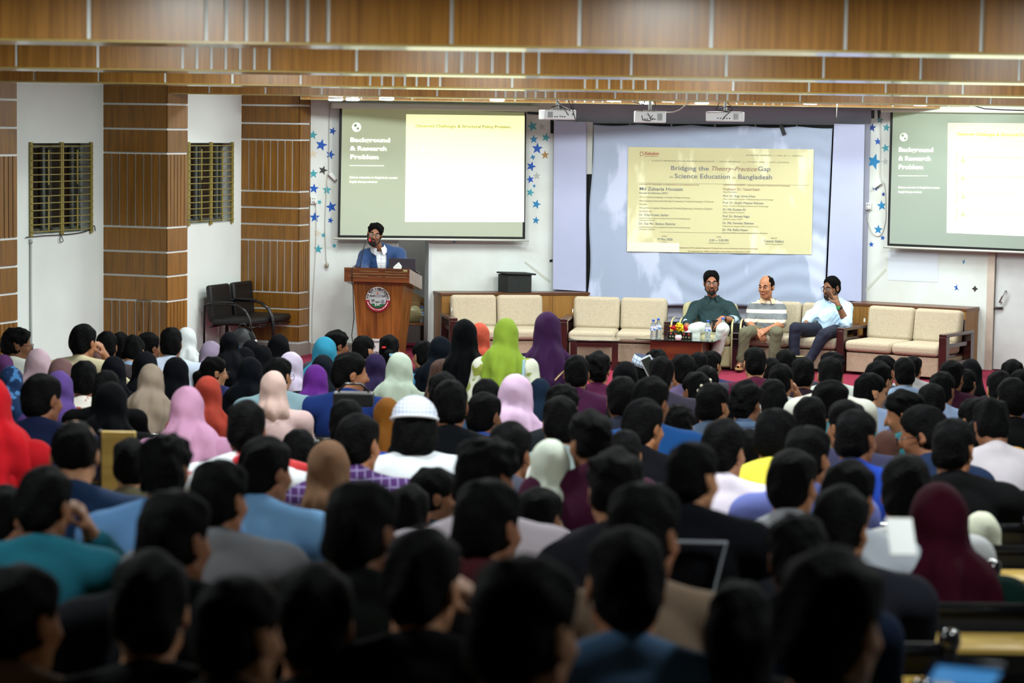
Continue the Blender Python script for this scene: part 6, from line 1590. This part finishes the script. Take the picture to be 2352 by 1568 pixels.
MB().tube([(-.17, -.115, 1.38), (-.05, -.15, 1.26), (.1, -.15, 1.12), (.2, -.11, 1.0)][::-1] and [(.17, -.09, 1.35), (.06, -.15, 1.24), (-.08, -.155, 1.13), (-.2, -.12, 1.04)], .008, n=6).build('chain_strap', mat('chain_gold', (190, 160, 130), .3, metal=.7), r)
r = find('lime green'); MB().tube([(.135, .04, 1.38), (.14, -.06, 1.37), (.14, -.115, 1.25), (.15, -.12, 1.0)], .012, n=6).build('bag_strap', mat('strap_blue', (150, 184, 196), .6), r)
r = find('coral headscarf'); H = POSES['s']['H']; f = Field((-.09, -.02, -.12), (.09, .14, .02), .008); f.ell((0, .06, -.055), (.066, .062, .05)); me = f.mesh('mask', 1); me.materials.append(mat('mask_black', (20, 22, 26), .7)); link('mask', me, r).matrix_local = H
r = find('red and blue clips'); H = POSES['b']['H']
MB(H).box((-.05, -.13, .02), (-.02, -.11, .035), .003).build('hair_clip', mat('clip_red', (210, 40, 40), .3), r); MB(H).box((.01, -.175, -.04), (.045, -.155, -.02), .003).build('hair_clip', mat('clip_blue', (120, 180, 210), .3), r)
r = find('hair tied by a blue band'); MB(POSES['R']['H']).tube([(0, -.105, -.01), (0, -.12, -.015)], .022, n=10).build('hair_band', mat('band_blue', (40, 60, 180), .5), r)
r = find('pearl flower clips')
for c in ((.06, -.07, .07), (.075, -.05, .05), (-.03, -.1, .04), (-.05, -.095, .01)): MB(POSES['l']['H']).ball(c, .012, 8, 6).build('hair_clip', mat('pearl', (220, 214, 190), .2), r)
# phones in raised hands
for t, m_, lab in (('yellow cased phone', mat('case_yellow', (206, 190, 120), .4), 'phone in a yellow case raised above heads before the sofa'), ('pale blue prayer cap', mat('case_white', (220, 224, 230), .3), 'white phone held up beside the pale blue prayer cap')):
    r = find(t); o = MB().box((-.075, -.005, -.04), (.075, .005, .04), .008).build('mobile_phone', m_, label=lab, cat='phone'); q = at(1827, 827, r.matrix_world.translation.y + .35) if 'yellow' in t else at(1492, 842, r.matrix_world.translation.y + .3)
    MB().box((-.068, -.0065, -.034), (.068, -.005, .034)).build('phone_screen', mat('phone_screen_dark', (40, 44, 40), .2, emit=.15), o); o.matrix_world = Matrix.Translation(q) @ Matrix.Rotation(.0 if 'yellow' in t else 1.1, 4, 'Y')
# ------------------------------------------------------------------ benches with writing desks
DESK = wood('desk_laminate', (168, 136, 66), (196, 164, 84), rough=.4, sc=(.6, 8, 8), coat=.15)
def perf():
    m = pattern('perforated_steel', (12, 13, 15), (34, 36, 40), 'plaid', 60, .35, rough=.4); return m
PERF = perf()
nb = 0
for k in sorted(bench_rows):
    v = sorted(bench_rows[k], key=lambda o: o[0]); cl = [[v[0]]]
    for o in v[1:]:
        if o[0] - cl[-1][-1][0] > .95: cl.append([o])
        else: cl[-1].append(o)
    for c in cl:
        if all(A[o[5]][4] == 's' for o in c): continue
        x0, x1 = c[0][0] - .30, c[-1][0] + .30; n = max(1, round((x1 - x0) / 1.7)); wd = (x1 - x0) / n
        for j in range(n):
            a, b_ = x0 + j * wd + .02, x0 + (j + 1) * wd - .02; d = ROWS[k]; zf = floor_z(d)
            who = min(c, key=lambda o: abs(o[0] - (a + b_) / 2)); short = who[1]
            lab = 'black bench behind the ' + short.replace(' cut by the left frame edge', '').replace(',', '')
            lab = ' '.join(lab.split()[:16])
            t = thing('bench_desk', lab, 'bench', TR((a + b_) / 2, d, zf), 'rows of black benches with yellow desks'); h = (b_ - a) / 2
            MB().box((-h, -.16, .40), (h, .24, .43), .006).build('seat', DESK, t)
            MB().box((-h + .02, -.222, .44), (h - .02, -.212, .73)).build('back_panel', PERF, t)
            MB().tube([(-h, -.217, .745), (h, -.217, .745)], .022, n=10).build('top_rail', mat('rail_gloss', (12, 14, 18), .12, coat=.6), t)
            for q in (-1, 1):
                p_ = MB().box((q * h - .02, -.245, 0), (q * h + .02, -.19, .77), .008).build('end_post', BLACKM, t)
                MB().lathe([(.03, -.02), (.034, .0), (.03, .025), (.012, .035)], c=(q * h, -.217, .772), n=14).build('post_cap', mat('rail_gloss'), p_)
                MB().box((q * h - .015, -.2, .385), (q * h + .015, .2, .40)).build('seat_bracket', BLACKM, t)
            MB(Matrix.Translation((0, -.255, .655)) @ Matrix.Rotation(-.04, 4, 'X')).box((-h + .01, -.30, 0), (h - .01, 0, .02), .003).build('desk_top', DESK, t)
            MB().box((-h + .02, -.30, .55), (h - .02, -.27, .65)).build('desk_rail', BLACKM, t)
            nb += 1
print('people', len(persons), 'benches', nb)
# yellow end panel of a desk, left rows
p = at(272, 1045, 10.6)
t = thing('desk_panel', 'plain yellow wooden front panel of a desk beside the thinning crown man', 'desk', TR(p.x, 10.6, p.z))
MB().box((-.075, 0, -.34), (.075, .02, .105), .003).build('panel', DESK, t); MB().box((-.088, -.01, -.34), (-.076, .03, .11), .003).build('upright', BLACKM, t)
# loose things between the rows
def slabthing(name, px, py, Y, w_, h_, dpt, m, label, cat, rx=0.0, ry=0.0):
    p = at(px, py, Y); o = MB().box((-w_ / 2, -dpt / 2, -h_ / 2), (w_ / 2, dpt / 2, h_ / 2), min(.01, dpt / 3)).build(name, m, label=label, cat=cat); o.matrix_world = Matrix.Translation(p) @ Matrix.Rotation(ry, 4, 'Y') @ Matrix.Rotation(rx, 4, 'X'); return o
slabthing('paper_sheet', 2070, 1232, 6.3, .07, .13, .003, mat('paper_lit', (236, 238, 236), .7), 'bright white paper held up left of the maroon headscarf', 'paper', -.9)
slabthing('notebook', 1050, 1020, 9.0, .05, .05, .01, mat('paper_lit'), 'small white notebook beside the white skullcap man', 'notebook', .5) if False else None
t = slabthing('tablet', 2215, 1545, 4.0, .12, .09, .012, mat('tablet_shell', (14, 30, 90), .3), 'blue edged tablet glowing at the lower right corner', 'tablet', 1.0, .08)
MB().box((-.053, -.0085, -.038), (.053, -.006, .038)).build('display', mat('tablet_display', (60, 130, 190), .2, emit=.7), t)
o = slabthing('shoulder_bag', 812, 916, 15.6, .26, .09, .14, mat('bag_black', (16, 18, 20), .4), 'black shoulder bag resting on the bench behind the deep blue tee man', 'bag')
MB().tube([(-.1, 0, .05), (-.05, -.02, .1), (.05, -.02, .1), (.1, 0, .05)], .008, n=6).build('strap', BLACKM, o)
